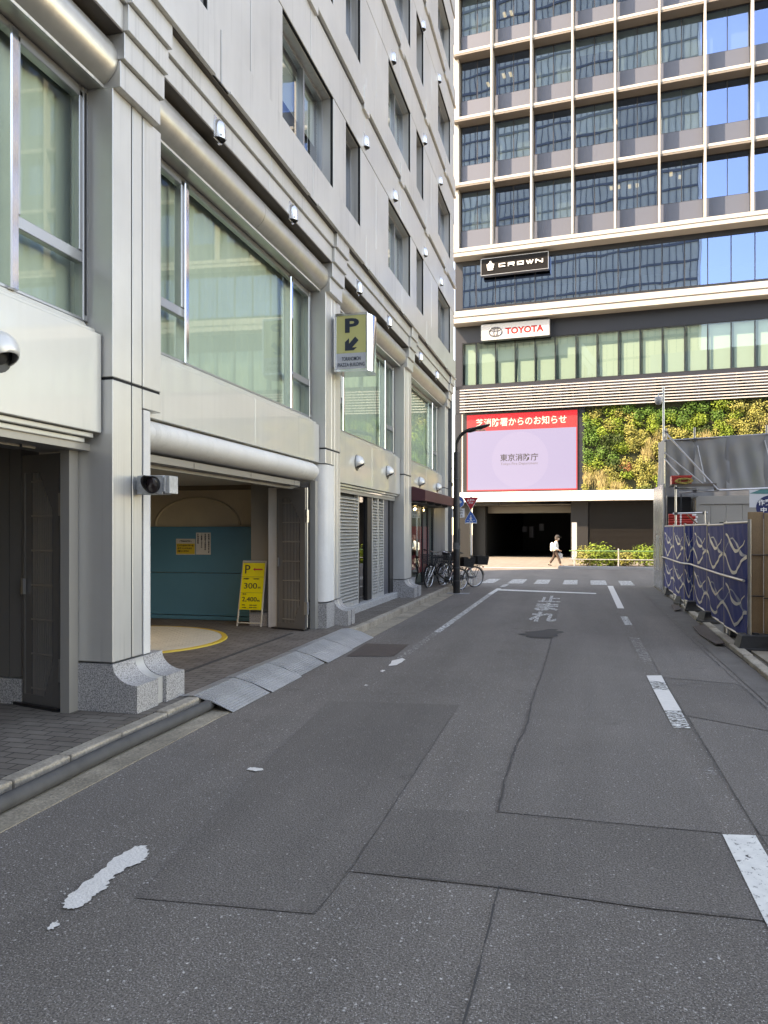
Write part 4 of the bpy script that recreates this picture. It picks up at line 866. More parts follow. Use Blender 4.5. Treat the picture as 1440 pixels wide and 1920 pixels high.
# ================================================================ the tall building across the street
TA = math.atan2(-.0905190, .9958947)
TL = Matrix.Translation((0,47.5,0)) @ Matrix.Rotation(TA, 4, 'Z')       # s runs along the front, d goes into the building
OT = empty('office_tower', (0,47.5,.012), TA, 'tall cream and grey office tower across the junction with showroom floors below', 'building')
def tw(name, mb, m, parent=None, **k): return obj(name, mb, M[m] if isinstance(m, str) else m, parent or OT, local=TL, **k)
S0, S1 = -7.5, 34.0
FINS = [-4.96+2.447*i for i in range(16)]; RB = [19.5+4.155*k for k in range(5)]
led = MB(); sof = MB(); spn = MB(); fin = MB(); hd = MB(); rooms = MB(); blk = MB()
for k, zb in enumerate(RB):
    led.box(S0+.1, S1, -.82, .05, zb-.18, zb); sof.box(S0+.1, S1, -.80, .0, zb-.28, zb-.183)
    edges = [S0+.35] + FINS
    spn = MB()
    for a, b_ in zip(edges, edges[1:]): spn.box(a+.07, b_-.07, -.04, .1, zb+.004, zb+1.36)
    tw('spandrel_panel', spn, 'tower_grey')
    hd.box(S0+.3, S1, .02, .12, zb+3.845, zb+3.90)
    blk.box(S0+.2, S1, .0, 6.0, zb-.29, zb+.6)
    rooms.box(S0+.3, S1, .35, 6.0, zb+.6, zb+.65); rooms.box(S0+.3, S1, 5.9, 6.0, zb+.6, zb+3.85); rooms.box(S0+.3, S1, .15, 6, zb+3.85, zb+3.88)
led.box(S0+.1, S1, -.82, .05, RB[-1]+4.155-.3, RB[-1]+4.155)
tw('ledge', led, 'stone_fin', bevel=.02); tw('ledge_soffit', sof, mat('painted ledge shade', (.17,.15,.13), rough=.6)); tw('window_head', hd, 'tower_dark'); tw('floor_slab', blk, 'tower_dark'); tw('office_room', rooms, 'interior_mid')  # the ledge soffit colour is darkened to paint the shade under the ledges
for f_ in FINS:
    m_ = MB(); m_.box(f_-.062, f_+.062, -.93, -.28, RB[0]-.02, 40.2); tw('fin', m_, 'stone_fin', bevel=.012)
lf = MB(); lf.box(S0-.02, S0+.33, -.45, .6, 19.5, 40.2); tw('corner_column', lf, mat('pale grey column', (.5,.485,.46), rough=.6))
pbk = MB(); pbk.box(S0, S1, 6.0, 18, 3.6, 42); pbk.box(S0, S0+.3, .12, 6, 9.3, 42); pbk.box(S0, S1, -.2, 6.5, 40.3, 42); tw('core', pbk, 'tower_dark')
rnd = random.Random(5)
for k, zb in enumerate(RB):
    z0, z1 = zb+1.37, zb+3.84
    edges = [S0+.35] + FINS
    for i, (a, b_) in enumerate(zip(edges, edges[1:])):
        if i > 8: break
        f = MB(); a2, b2 = a+.10, b_-.10; mid = (a2+b2)/2
        f.box(a2-.03,a2+.02,.0,.08,z0,z1); f.box(b2-.02,b2+.03,.0,.08,z0,z1); f.box(mid-.022,mid+.022,.0,.08,z0,z1); f.box(a2,b2,.0,.08,z0-.01,z0+.03); f.box(a2,b2,.0,.08,z1-.03,z1+.02)
        o = tw('window', f, 'mullion')
        tw('pane', MB().quad((a2,.03,z0),(mid,.03,z0),(mid,.03,z1),(a2,.03,z1)).quad((mid,.034,z0),(b2,.034,z0),(b2,.034,z1),(mid,.034,z1)), 'glass_office', o)
        if (k == 0 and i in (0, 2)) or rnd.random() < .45:
            bm_ = MB(); zz = z0 if (k == 0 and i in (0,2)) else z0+(z1-z0)*rnd.choice((0,.35,.6)); bm_.quad((a2,.16,zz),(b2,.16,zz),(b2,.16,z1),(a2,.16,z1)); tw('blind', bm_, mat('pale roller blind', (.62,.68,.64), rough=.9) if 'pale roller blind' not in bpy.data.materials else bpy.data.materials['pale roller blind'], o)
# beyond the frame the same rows go on as plain bays (seen mirrored in the windows across the street)
ex = MB()
for zb in RB: ex.quad((FINS[8]+.1,.04,zb+1.37),(S1,.04,zb+1.37),(S1,.04,zb+3.84),(FINS[8]+.1,.04,zb+3.84))
tw('pane', ex, 'glass_office')
# ceiling lamps glowing behind the glass
lampm = mat('lit ceiling lamp', (.9,.85,.7), emit=((1,.86,.6), .3))
lr = random.Random(9); spots = []
for k in range(5):
    for s_, n in ((-6.2,1),(-4.75,2),(-1.9,2),(1.9,2),(3.1,2),(5.3,1),(6.2,1)):
        if lr.random() < .62: spots.append((s_+lr.uniform(-.3,.3), 1.0+lr.random()*1.6, RB[k]+3.83, k, n))
cll = []
for s_, d_, z_, k, n in spots:
    for q in range(n):
        m_ = MB(); x = s_+q*.45; m_.box(x, x+.17, d_, d_+.5, z_-.10, z_-.06)
        o = empty('ceiling_lamp', tuple(TL @ Vector((x+.085,d_+.25,z_-.1))), TA); 
        tw('diffuser', m_, lampm, o); h_ = MB(); h_.box(x-.02,x+.19,d_-.02,d_+.52,z_-.06,z_+.02); tw('housing', h_, 'white_paint', o)
        o['group'] = 'lit office ceiling lamps'; o['category'] = 'ceiling lamp'; o['label'] = 'small lit ceiling lamp glowing behind the upper office windows'
# stone cornices
cn = MB(); cn.box(S0-.02,S1,-.95,.1,18.93,19.14); cn.box(S0+.05,S1,-.88,.1,19.14,19.22); cn.box(S0-.02,S1,-.93,.1,19.22,19.46); tw('cornice', cn, 'stone_white', bevel=.015)
cn = MB(); cn.box(S0-.02,S1,-.95,.1,14.75,15.05); cn.box(S0+.05,S1,-.90,.1,15.05,15.12); cn.box(S0-.02,S1,-.98,.1,15.12,15.5); tw('cornice', cn, 'stone_white', bevel=.015)
dk = MB(); dk.box(S0,S1,-.02,.3,18.68,18.93); dk.box(S0,-7.02,-.02,.3,15.5,18.68); dk.box(S0,S1,-.02,.3,15.5,15.86); dk.box(S0,S1,-.03,.3,13.7,14.75); dk.box(S0,-7.0,-.03,.3,9.2,13.7); dk.box(S0,S1,-.03,.3,10.72,10.95); dk.box(S0,S1,-.05,.3,9.2,10.68); tw('dark_cladding', dk, 'tower_dark')
bx = MB(); bx.box(S0,S1,.5,6,18.72,18.9); bx.box(S0,S1,5.9,6,15.5,18.7); bx.box(S0,S1,.3,6,15.5,15.6); bx.box(S0,S1,3.9,4,10.9,13.7); bx.box(S0,S1,.3,4,10.85,10.95); bx.box(S0,S1,.3,6,13.75,13.85); tw('showroom', bx, 'interior')
MU = [-7.02,-6.13] + [-4.89+1.235*i for i in range(32)]
for (z0, z1, g_, nm) in ((15.88,18.68,'glass_office','window_band'),(10.95,13.70,'glass_pod','window_band')):
    f = MB()
    for x in MU: f.box(x-.025,x+.025,-.03,.07,z0,z1)
    f.box(-7.05,S1,-.01,.07,z0,z0+.05); f.box(-7.05,S1,-.01,.07,z1-.05,z1)
    o = tw(nm, f, 'mullion'); p_ = MB()
    for i, (a, b_) in enumerate(zip(MU, MU[1:])): p_.quad((a,.02+.002*(i%2),z0),(b_,.02+.002*(i%2),z0),(b_,.02+.002*(i%2),z1),(a,.02+.002*(i%2),z1))
    tw('pane', p_, g_, o)
    if z0 < 12:
        b2 = MB(); rq = random.Random(3)
        for i, (a, b_) in enumerate(zip(MU, MU[1:])):
            zt = z1 - (.4 if i in (1,2,3,4) else .06); b2.quad((a+.10+rq.random()*.12,.22,z0),(b_-.03,.22,z0),(b_-.03,.22,zt),(a+.10+rq.random()*.12,.22,zt))
        tw('sunlit_blind_area', b2, mat('sunlit blind tone', (.42,.48,.43), rough=.9), o)  # pale sheets cut to the sunlit part of the blinds, leaving shaded margins dark
        b3 = MB(); b3.quad((-7,.5,z0),(S1,.5,z0),(S1,.5,z1),(-7,.5,z1)); tw('rear_blind', b3, mat('grey green screen', (.30,.36,.34), rough=.9), o)
# white louvre screen
sl = MB()
for i in range(9): z = 9.17+i*.172; sl.box(-7.05,S1,-.62,-.50,z,z+.062)
o = tw('louvre_screen', sl, 'louvre_white'); rq = random.Random(8); x = -6.8
while x < 12: tw('bracket', MB().box(x,x+.06,-.49,-.05,9.2,10.65), 'tower_grey', o); x += rq.choice((.35,.9,1.3,2.0))
# lower storey: canopy, piers, garage mouth, shutters
cp = MB(); js = [-7.3,-4.35,-2.4,-.1,2.3,4.7,7.1,9.5,12,15,18,22,27,S1]
for a, b_ in zip(js, js[1:]): cp.box(a+.006,b_-.006,-1.05,-.9,3.50,4.09)
cp.box(-7.3,S1,-.9,.3,3.95,4.05); cp.box(-7.3,S1,-.9,3,3.5,3.56); o = tw('canopy', cp, mat('white canopy', (.80,.79,.76), rough=.5))
ub = MB(); ub.box(S0,-6.95,-.1,.3,4.06,9.17); ub.box(.22,.60,-.25,.3,4.1,9.15); ub.box(-6.95,.3,-.06,.3,4.1,9.17); tw('dark_cladding', ub, 'tower_dark'); tw('white_strip', MB().box(-7.0,-6.9,-.3,-.12,4.12,9.1), 'stone_white')
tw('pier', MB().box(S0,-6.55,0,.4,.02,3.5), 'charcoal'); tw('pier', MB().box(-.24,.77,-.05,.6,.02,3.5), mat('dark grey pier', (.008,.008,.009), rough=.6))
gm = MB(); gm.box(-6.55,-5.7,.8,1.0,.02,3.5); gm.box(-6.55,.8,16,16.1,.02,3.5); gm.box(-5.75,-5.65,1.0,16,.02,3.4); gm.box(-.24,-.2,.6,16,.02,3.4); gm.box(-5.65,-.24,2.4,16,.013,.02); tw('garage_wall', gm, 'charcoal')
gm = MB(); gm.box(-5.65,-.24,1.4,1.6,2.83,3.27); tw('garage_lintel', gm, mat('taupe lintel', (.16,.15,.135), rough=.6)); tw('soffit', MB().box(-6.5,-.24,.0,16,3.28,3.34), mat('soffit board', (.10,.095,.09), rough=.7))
gl = MB()
for x in (-4.4,-3.9): gl.box(x,x+.3,7.6,7.95,1.6 if x<-4 else 1.2,2.0)
gl.box(-3.2,-2.9,7.7,7.95,1.7,2.2); tw('wall_box', gl, 'tower_grey')
sh = MB(); 
for i in range(42): z = .45+i*.0715; sh.box(.775,S1,.05,.13,z,z+.045)
o = tw('shutter', sh, mat('dark bronze slats', (.012,.010,.009), rough=.45, metal=.3)); tw('shutter_backing', MB().box(.77,S1,.14,.2,.02,3.5), 'charcoal', o); tw('shutter_base', MB().box(.775,S1,0,.14,.02,.45), 'charcoal', o)
sk = MB(); sk.box(-6.1,-4.6,-.3,.1,3.30,3.45); tw('height_sign', sk, 'mullion')
# showroom signs
cs = empty('shop_sign', tuple(TL @ Vector((-3.6,-.6,17.7))), TA, 'black sign board with white lettering and a crown emblem under the upper cornice', 'sign')
tw('board', MB().box(-5.66,-1.54,-.62,-.25,17.70,18.70), mat('sign black', (.008,.008,.009), rough=.5, spec=.12), cs)
fr = MB(); fr.box(-5.68,-1.52,-.64,-.24,18.70,18.73); fr.box(-5.68,-1.52,-.64,-.24,17.67,17.70); fr.box(-5.69,-5.66,-.64,-.24,17.67,18.73); fr.box(-1.54,-1.51,-.64,-.24,17.67,18.73); tw('edge_frame', fr, 'alu', cs)
def TF(s_, z, d_): 
    p_ = TL @ Vector((s_, d_, z)); r_ = TL.to_3x3() @ Vector((1,0,0)); return face_frame(tuple(p_), tuple(r_), (0,0,1))
GW = mat('backlit white letters', (.85,.85,.85), rough=.4)
lt = MB()    # wide squared letters drawn stroke by stroke
def st(x, y, w_, h_): lt.box(x, x+w_, y, y+h_, 0, .03)
def letter(ch, x):
    W, H, t = .40, .23, .06
    if ch == 'C': st(x,0,W,t); st(x,H-t,W,t); st(x,t,t,H-2*t)
    if ch == 'R': st(x,H-t,W,t); st(x,0,t,H-t); st(x+W-t,t*1.7,t,H-t*2.7); st(x+t,t*1.4,W-t,t*.75); lt.prism([(x+W*.62,t*1.4,0),(x+W*.80,t*1.4,0),(x+W,0,0),(x+W*.82,0,0)], (0,0,.03))
    if ch == 'O': st(x,0,W,t); st(x,H-t,W,t); st(x,t,t,H-2*t); st(x+W-t,t,t,H-2*t)
    if ch in 'WN':
        P_ = [(0,H),(W*.28,0),(W*.5,H),(W*.72,0),(W,H)] if ch == 'W' else [(0,0),(0,H),(W,0),(W,H)]
        for (x0,y0),(x1,y1) in zip(P_, P_[1:]): lt.prism([(x+p[0],p[1],0) for p in bar2((x0,y0),(x1,y1),t)], (0,0,.03+.001*len(lt.f)%3*.001))
for i, ch in enumerate('CROWN'): letter(ch, i*.57)
obj('lettering', lt, GW, cs, local=TF(-4.55, 18.09, -.64))
cr = MB()
for x, h_ in ((-.17,.30),(-.09,.36),(.0,.38),(.09,.36),(.17,.30)):
    cr.prism([(x*1.0-.032,-.02,0),(x*1.0+.032,-.02,0),(x*1.22+.036,h_*.8,0),(x*1.22-.036,h_*.8,0)], (0,0,.03))
cr.box(-.17,.17,-.14,-.04,0,.03); cr.box(-.07,.07,.32,.36,0,.03); cr.box(-.05,.05,.38,.42,0,.03); cr.prism([(-.2,-.02,0),(-.24,.24,0),(-.19,.24,0),(-.15,-.02,0)],(0,0,.03)); cr.prism([(.2,-.02,0),(.24,.24,0),(.19,.24,0),(.15,-.02,0)],(0,0,.03))
obj('crown_emblem', cr, GW, cs, local=TF(-5.08, 18.10, -.64))
ts = empty('shop_sign', tuple(TL @ Vector((-3.6,-.6,13.6))), TA, 'white sign board with red lettering and a chrome oval emblem under the lower cornice', 'sign')
tw('board', MB().box(-5.64,-1.48,-.60,-.20,13.64,14.57), mat('sign board white', (.50,.50,.50), rough=.4), ts)
fr = MB(); fr.box(-5.67,-1.45,-.61,-.20,14.57,14.60); fr.box(-5.67,-1.45,-.61,-.20,13.61,13.64); fr.box(-5.68,-5.64,-.61,-.20,13.61,14.60); fr.box(-1.48,-1.44,-.61,-.20,13.61,14.60); tw('edge_frame', fr, 'alu', ts)
lettering(ts, 'TOYOTA', .42, 2.36, TF(-2.98, 14.09, -.60), mat('raised red letters', (.30,.002,.006), rough=.4), bold=.045); 
em = MB()
def ell(rx, ry, cy, r_, n=40): em.tube([(rx*math.cos(2*math.pi*i/n), cy+ry*math.sin(2*math.pi*i/n), .02) for i in range(n)], r_, 8, closed=True)
ell(.40,.265,0,.042); ell(.115,.245,-.005,.032); ell(.30,.085,.14,.030)
obj('oval_emblem', em, mat('satin chrome', (.16,.16,.17), rough=.3, metal=.6), ts, local=TF(-4.78, 14.10, -.60), smooth=60)
# advertising screen
sc = empty('advertising_screen', tuple(TL @ Vector((-3.25,-.3,4.1))), TA, 'large lit video screen with a red header announcing the fire department', 'screen')
tw('housing', MB().box(-6.92,.22,-.30,-.06,4.12,9.14), 'mullion', sc)
def glow(name, c, s_): return mat(name, (.02,.02,.02), rough=.5, emit=(c, s_))
SE = .215
tw('red_border', MB().box(-6.66,.17,-.315,-.302,4.19,9.02), glow('screen red', (.62,.004,.022), SE), sc)
tw('picture', MB().box(-6.60,.11,-.325,-.316,4.27,7.98), glow('screen lavender', (.285,.335,.72), SE), sc)
cc = MB(); cc.prism([(-3.3+1.75*math.cos(2*math.pi*i/48), -.327, 6.1+1.75*math.sin(2*math.pi*i/48)) for i in range(48)], (0,.001,0)); tw('pale_disc', cc, glow('screen pale lilac', (.31,.36,.745), SE), sc)
lettering(sc, '芝消防署からのお知らせ', .52, 5.6, TF(-3.27, 8.50, -.316), glow('screen white', (1,1,1), SE*1.2), bold=.008)
lettering(sc, '東京消防庁', .46, 2.35, TF(-3.35, 6.26, -.328), glow('screen black', (.02,.02,.02), .02), bold=.012)
lettering(sc, 'Tokyo Fire Department', .2, 2.3, TF(-3.35, 5.85, -.328), glow('screen grey', (.10,.10,.12), .3), bold=.0)
# planted wall
lw = empty('living_wall', tuple(TL @ Vector((6,-.2,4.1))), TA, 'vertical garden of yellow and green shrubs on the wall right of the screen', 'green wall')
tw('planting_panel', MB().box(.62,S1,-.15,-.02,4.1,9.25), mat('dark felt', (.025,.03,.015), rough=1), lw)
def leafmat(name, col): return mat(name, col, rough=.55, spec=.3, vary=.35, vscale=2.2, noise=(9,.3))
LG = {'green_foliage': leafmat('green leaves', (.075,.17,.028)), 'yellow_foliage': leafmat('golden leaves', (.26,.26,.07)), 'lime_foliage': leafmat('lime leaves', (.18,.27,.035)), 'grass_foliage': leafmat('dry grass blades', (.36,.30,.13)), 'copper_foliage': leafmat('copper leaves', (.30,.13,.06)), 'dark_foliage': leafmat('dark leaves', (.04,.075,.015))}
acc = {k: MB() for k in LG}
def leaf(mb, c, n_, up_, l, w_):
    """a folded four-point leaf"""
    n_ = n_.normalized(); t = n_.cross(up_); t = t.normalized() if t.length > .01 else Vector((1,0,0)); u = t.cross(n_)
    a = c; b_ = c + u*l*.5 + t*w_*.5 + n_*w_*.15; d = c + u*l; e = c + u*l*.5 - t*w_*.5 + n_*w_*.15
    mb.add([tuple(a),tuple(b_),tuple(d),tuple(e)], [(0,1,2),(0,2,3)])
rl = random.Random(21)
def rv(): 
    return Vector((rl.gauss(0,1), rl.gauss(0,1), rl.gauss(0,1))).normalized()
s_ = .7
cells = []
while s_ < 33:
    z = 4.3
    while z < 9.2:
        cells.append((s_+rl.uniform(-.3,.3), z+rl.uniform(-.25,.25))); z += .55 if s_ < 12 else 1.0
    s_ += .6 if s_ < 12 else 1.1
kinds = list(LG)
for s_, z in cells:
    band = math.sin(s_*.7+z*1.1)+math.sin(s_*.31-z*.9+2)+rl.uniform(-.7,.7)
    kd = 'green_foliage' if band > .85 else 'dark_foliage' if band > .65 else 'lime_foliage' if band > .05 else 'yellow_foliage' if band > -1.0 else 'grass_foliage' if band > -1.5 else 'yellow_foliage'
    if rl.random() < .015: kd = 'copper_foliage'
    n = 260 if s_ < 12 else 110; rx = rl.uniform(.42,.62) * (1 if s_ < 12 else 1.6); rz = rl.uniform(.34,.5) * (1 if s_ < 12 else 1.5); dep = rl.uniform(.35,.65)
    mb = acc[kd]
    for q in range(n):
        v = rv(); v.y = -abs(v.y); r_ = rl.random()**.4
        c = Vector((s_+v.x*rx*r_, -.12+v.y*dep*r_, z+v.z*rz*r_))
        if c.z < 4.12 or c.x < .5: continue
        if kd == 'grass_foliage': leaf(mb, c, Vector((rl.uniform(-.6,.6),-1,rl.uniform(-.3,.5))), Vector((rl.uniform(-.4,.4),-.4,1 if rl.random()<.75 else -1)), rl.uniform(.22,.42), .025)
        else: leaf(mb, c, v*.6+rv()*.7+Vector((0,-.4,.5)), rv()+Vector((0,0,.3)), rl.uniform(.08,.15), rl.uniform(.05,.085))
for kd, mb in acc.items(): tag(tw(kd, mb, LG[kd], lw), kind='stuff')
# shrubs and rail on the planting bed
SH = [(.55,35.5,.55,.62,'yellow_foliage','pale golden round bush at the left end of the planting bed'),(1.05,35.35,.60,.72,'lime_foliage','taller lime green bush behind the middle rail post'),(1.55,35.6,.4,.45,'lime_foliage','low lime bush just left of the middle rail post'),(2.2,35.6,.5,.5,'yellow_foliage','low golden bush right of the middle rail post'),(3.05,35.5,.6,.68,'lime_foliage','bright lime bush next to the white hoarding'),(3.9,35.7,.6,.85,'green_foliage','taller green bush half hidden by the white hoarding'),(5.2,35.6,.7,.7,'lime_foliage',None),(6.8,35.6,.8,.7,'yellow_foliage',None)]
for x, y, r_, h_, kd, lb in SH:
    if lb is None: continue
    r_ *= 1.15; h_ *= 1.45; o = empty('shrub', (x,y,.1), 0, lb, 'shrub', 'bushes on the planting bed'); m_ = MB(); stm = MB()
    for q in range(1100):
        v = rv(); rr = rl.random()**.33; bump = 1+.25*math.sin(v.x*7+x*3)*math.sin(v.z*6+v.y*5)
        c = Vector((x+v.x*r_*rr*bump, y+v.y*r_*.8*rr*bump, .1+h_*.48+v.z*h_*.52*rr*bump))
        if c.z < .12: continue
        leaf(m_, c, v+rv()*.8+Vector((0,0,.5)), rv()+Vector((0,0,.4)), rl.uniform(.07,.13), rl.uniform(.04,.07))
    for q in range(7):
        t = 2*math.pi*q/7; stm.tube([(x,y,.08),(x+.3*r_*math.cos(t),y+.3*r_*math.sin(t),.1+h_*.35),(x+.6*r_*math.cos(t),y+.6*r_*math.sin(t),.1+h_*.7)], [.012,.009,.004], 5)
    obj('foliage', m_, LG[kd], o); obj('stem', stm, mat('shrub stem', (.08,.05,.03), rough=.9) if 'shrub stem' not in bpy.data.materials else bpy.data.materials['shrub stem'], o)
gr = empty('guard_rail', (2.5,34.75,.13), 0, 'low grey guard rail with green top bar in front of the bushes', 'guard rail')
gm_ = mat('rail grey', (.45,.46,.45), rough=.4, metal=.4)
for x in (-.02,1.86,3.74,5.62): m_ = MB(); m_.tube([(x,34.75,.1),(x,34.75,.86)], .03, 10); m_.lathe([(.001,.05),(.025,.04),(.04,0),(.03,-.02)], (x,34.75,.86), 10); obj('post', m_, gm_, gr, smooth=50)
for z, nm, mm in ((.80,'top_rail',mat('rail green', (.12,.26,.10), rough=.4)),(.42,'lower_rail',gm_)): m_ = MB(); m_.tube([(-.25,34.75,z),(8,34.75,z)], .022, 10); obj(nm, m_, mm, gr, smooth=50)
sp_ = MB(); sp_.box(-.175,.105,45.15,45.3,.012,2.17); sp_.box(-.18,.11,45.14,45.31,2.17,2.18)
tag(obj('sign_pillar', sp_, mat('grey sign slab', (.42,.43,.44), rough=.5), bevel=.01), 'plain grey upright slab standing at the dark garage mouth', 'pillar')
# the glass tower behind the viewer, which the office windows mirror
gt_ = empty('glass_tower', (-24,-86,0), 0, 'dark gridded glass tower, seen only mirrored in the office windows', 'building')
m_ = MB(); m_.box(-52,2.5,-100,-82,0,140); obj('body', m_, mat('blue grey tower glass', (.80,.74,.58), rough=.4, metal=.0, vary=.3, vscale=.05), gt_)
m_ = MB()
for i in range(38): m_.box(-52+i*1.47, -51.85+i*1.47, -82, -81.8, 0, 140)
for i in range(36): m_.box(-52, 2.5, -82, -81.75, i*4, i*4+.5)
m_.box(-52,2.5,-82,-81.9,139,140); obj('shade_block', MB().box(-3,60,-70,-34,0,30), mat('shade block wall', (.42,.47,.55), rough=.7), gt_)  # unseen low block, added behind the viewer to darken the pillar sides
obj('grid', m_, mat('grid metal', (.16,.17,.18), rough=.5), gt_)
# ================================================================ bicycles
def make_bicycle():
    r = empty('bicycle', (0,0,0), 0, 'x', 'bicycle', 'bicycles parked at the corner'); WR = .315; WB = 1.12
    blk = M['black']; alu = M['vent']
    fz = WR
    def wheel(cx, turn):
        L = Matrix.Translation((cx,0,fz)) @ Matrix.Rotation(turn,4,'Z')
        t = MB(); t.tube([(WR*.97*math.cos(2*math.pi*i/36),0,WR*.97*math.sin(2*math.pi*i/36)) for i in range(36)], .018, 8, closed=True)
        o = obj('wheel', t, M['rubber'], r, local=L, smooth=60)
        q = MB(); q.tube([((WR-.035)*math.cos(2*math.pi*i/36),0,(WR-.035)*math.sin(2*math.pi*i/36)) for i in range(36)], .011, 6, closed=True); obj('rim', q, alu, o, local=L, smooth=60)
        q = MB(); q.tube([(0,-.05,0),(0,.05,0)], .022, 8)
        for i in range(20):
            a = 2*math.pi*i/20; b_ = a+.5*(1 if i % 2 else -1); q.tube([(.02*math.cos(b_), .025*(1 if i%4<2 else -1), .02*math.sin(b_)),((WR-.04)*math.cos(a),0,(WR-.04)*math.sin(a))], .0022, 4)
        obj('spokes', q, alu, o, local=L)
        m_ = MB(); rings = []
        for i in range(15):
            a = R(20)+R(150)*i/14; rings.append([((WR+.025)*math.cos(a),-.026,(WR+.025)*math.sin(a)),((WR+.035)*math.cos(a),0,(WR+.035)*math.sin(a)),((WR+.025)*math.cos(a),.026,(WR+.025)*math.sin(a))])
        m_.sweep(rings, cap=False, closed=False); obj('mudguard', m_, alu if turn == 0 else blk, r, local=L, smooth=60)
    T = R(28)
    wheel(0, 0); wheel(WB, T)
    f = MB(); bb = (.44,0,.27); seat = (.27,0,.66); head = (.93,0,.80); head2 = (.96,0,.66)
    f.tube([head2,(.80,0,.42),(.6,0,.31),bb], .022, 10); f.tube([bb,seat,(.245,0,.76)], .018, 10); f.tube([(.92,0,.86),(.985,0,.60)], .021, 10)
    for s in (-1,1): f.tube([bb,(.2,.05*s,.29),(0,.06*s,fz)], .011, 6); f.tube([(.28,.02*s,.64),(0,.06*s,fz)], .010, 6)
    obj('frame', f, blk, r, smooth=50)
    fk = MB()
    for s in (-1,1): fk.tube([(.985,0,.62),(1.0,.05*s,.60),(1.06,.055*s,.45),(WB,.05*s,fz)], .012, 8)
    obj('fork', fk, alu, r, smooth=50)
    hb = MB(); hb.tube([(.92,0,.84),(.90,0,.97)], .014, 8); hb.tube([(.66,.29,1.0),(.78,.28,1.03),(.90,.17,1.05),(.93,0,.99),(.98,-.17,1.05),(.90,-.31,1.03),(.78,-.34,1.0)], .011, 8); obj('handlebar', hb, alu, r, smooth=50)
    gp = MB(); gp.tube([(.66,.29,1.0),(.76,.283,1.025)], .018, 8); gp.tube([(.78,-.34,1.0),(.87,-.32,1.022)], .018, 8); gp.tube([(.80,.26,1.0),(.70,.27,.97)], .006, 5); gp.tube([(.90,-.29,1.0),(.80,-.32,.97)], .006, 5); obj('grip', gp, M['rubber'], r)
    sd_ = MB(); rings = []
    for x, wd, z in ((.10,.085,.80),(.13,.11,.815),(.19,.10,.81),(.27,.055,.805),(.35,.025,.80),(.38,.012,.795)): rings.append([(x, wd*math.cos(a), z-.03+.03*math.sin(a)+.01) for a in [2*math.pi*i/12 for i in range(12)]])
    sd_.sweep(rings); obj('saddle', sd_, M['rubber'], r, smooth=60)
    cr = MB(); cr.lathe([(.001,-.004),(.09,-.004),(.09,.004),(.001,.004)], n=20); obj('chain_guard', cr, blk, r, local=Matrix.Translation((.44,-.05,.27)) @ Matrix.Rotation(R(90),4,'X'))
    cr = MB(); cr.box(.02,.46,-.068,-.055,.24,.33); cr.tube([(.44,-.07,.27),(.52,-.07,.13)], .009, 6); cr.box(.48,.57,-.15,-.08,.115,.135); cr.tube([(.44,.07,.27),(.36,.07,.41)], .009, 6); cr.box(.31,.40,.08,.15,.40,.42); obj('crank', cr, alu, r)
    ks = MB(); 
    for s in (-1,1): ks.tube([(.0,.07*s,fz),(-.03,.11*s,.005)], .009, 6)
    ks.tube([(-.03,-.11,.01),(-.03,.11,.01)], .008, 6); obj('kickstand', ks, alu, r)
    ca = MB(); ca.tube([(.25,.06,.66),(-.22,.06,.67),(-.22,-.06,.67),(.25,-.06,.66)], .008, 6); 
    for s in (-1,1): ca.tube([(-.14,.06*s,.67),(0,.07*s,fz)], .007, 6)
    for x in (-.1,.02,.14): ca.tube([(x,-.06,.668),(x,.06,.668)], .006, 5)
    obj('carrier', ca, blk, r)
    def basket(name, x0, x1, y0, y1, z0, z1, m_, flare=.04):
        q = MB(); n = 9
        P0 = [(x0+flare,y0+flare),(x1-flare,y0+flare),(x1-flare,y1-flare),(x0+flare,y1-flare)]; P1 = [(x0,y0),(x1,y0),(x1,y1),(x0,y1)]
        for i in range(4):
            j = (i+1)%4
            for k in range(n): t = k/n; a = [P0[i][c]+(P0[j][c]-P0[i][c])*t for c in (0,1)]; b_ = [P1[i][c]+(P1[j][c]-P1[i][c])*t for c in (0,1)]; q.tube([(a[0],a[1],z0),(b_[0],b_[1],z1)], .0045, 4)
        for h in range(6): t = h/5; q.tube([(P0[i][0]+(P1[i][0]-P0[i][0])*t, P0[i][1]+(P1[i][1]-P0[i][1])*t, z0+(z1-z0)*t) for i in range(4)], .010 if h == 5 else .005, 5, closed=True)
        for k in range(1,6): t = k/6; q.tube([(x0+flare+(x1-x0-2*flare)*t,y0+flare,z0),(x0+flare+(x1-x0-2*flare)*t,y1-flare,z0)], .004, 4)
        q.box(x0+flare, x1-flare, y0+flare, y1-flare, z0-.004, z0+.004)
        if name == 'rear_basket':
            for i in range(4):
                j = (i+1) % 4; q.quad((*P0[i],z0),(*P0[j],z0),(P0[j][0]+(P1[j][0]-P0[j][0])*.96,P0[j][1]+(P1[j][1]-P0[j][1])*.96,z1-.02),(P0[i][0]+(P1[i][0]-P0[i][0])*.96,P0[i][1]+(P1[i][1]-P0[i][1])*.96,z1-.02))
        obj(name, q, m_, r)
    basket('front_basket', .98,1.32,-.19,.19,.68,.92, M['grey_dark']); basket('rear_basket', -.36,.06,-.20,.20,.69,.95, M['black'], .03)
    li = MB(); li.lathe([(.001,0),(.03,.0),(.035,.04),(.001,.06)], n=12); obj('headlight', li, alu, r, local=Matrix.Translation((1.14,.08,.60)) @ Matrix.Rotation(R(90),4,'Y'), smooth=50)
    rf = MB(); rf.box(-.30,-.285,-.03,.03,.60,.64); obj('reflector', rf, RED, r)
    return r
def copy_tree(o, parent=None):
    c = o.copy(); COL.objects.link(c); c.parent = parent
    for ch in list(o.children): copy_tree(ch, c)
    return c
bike = make_bicycle()
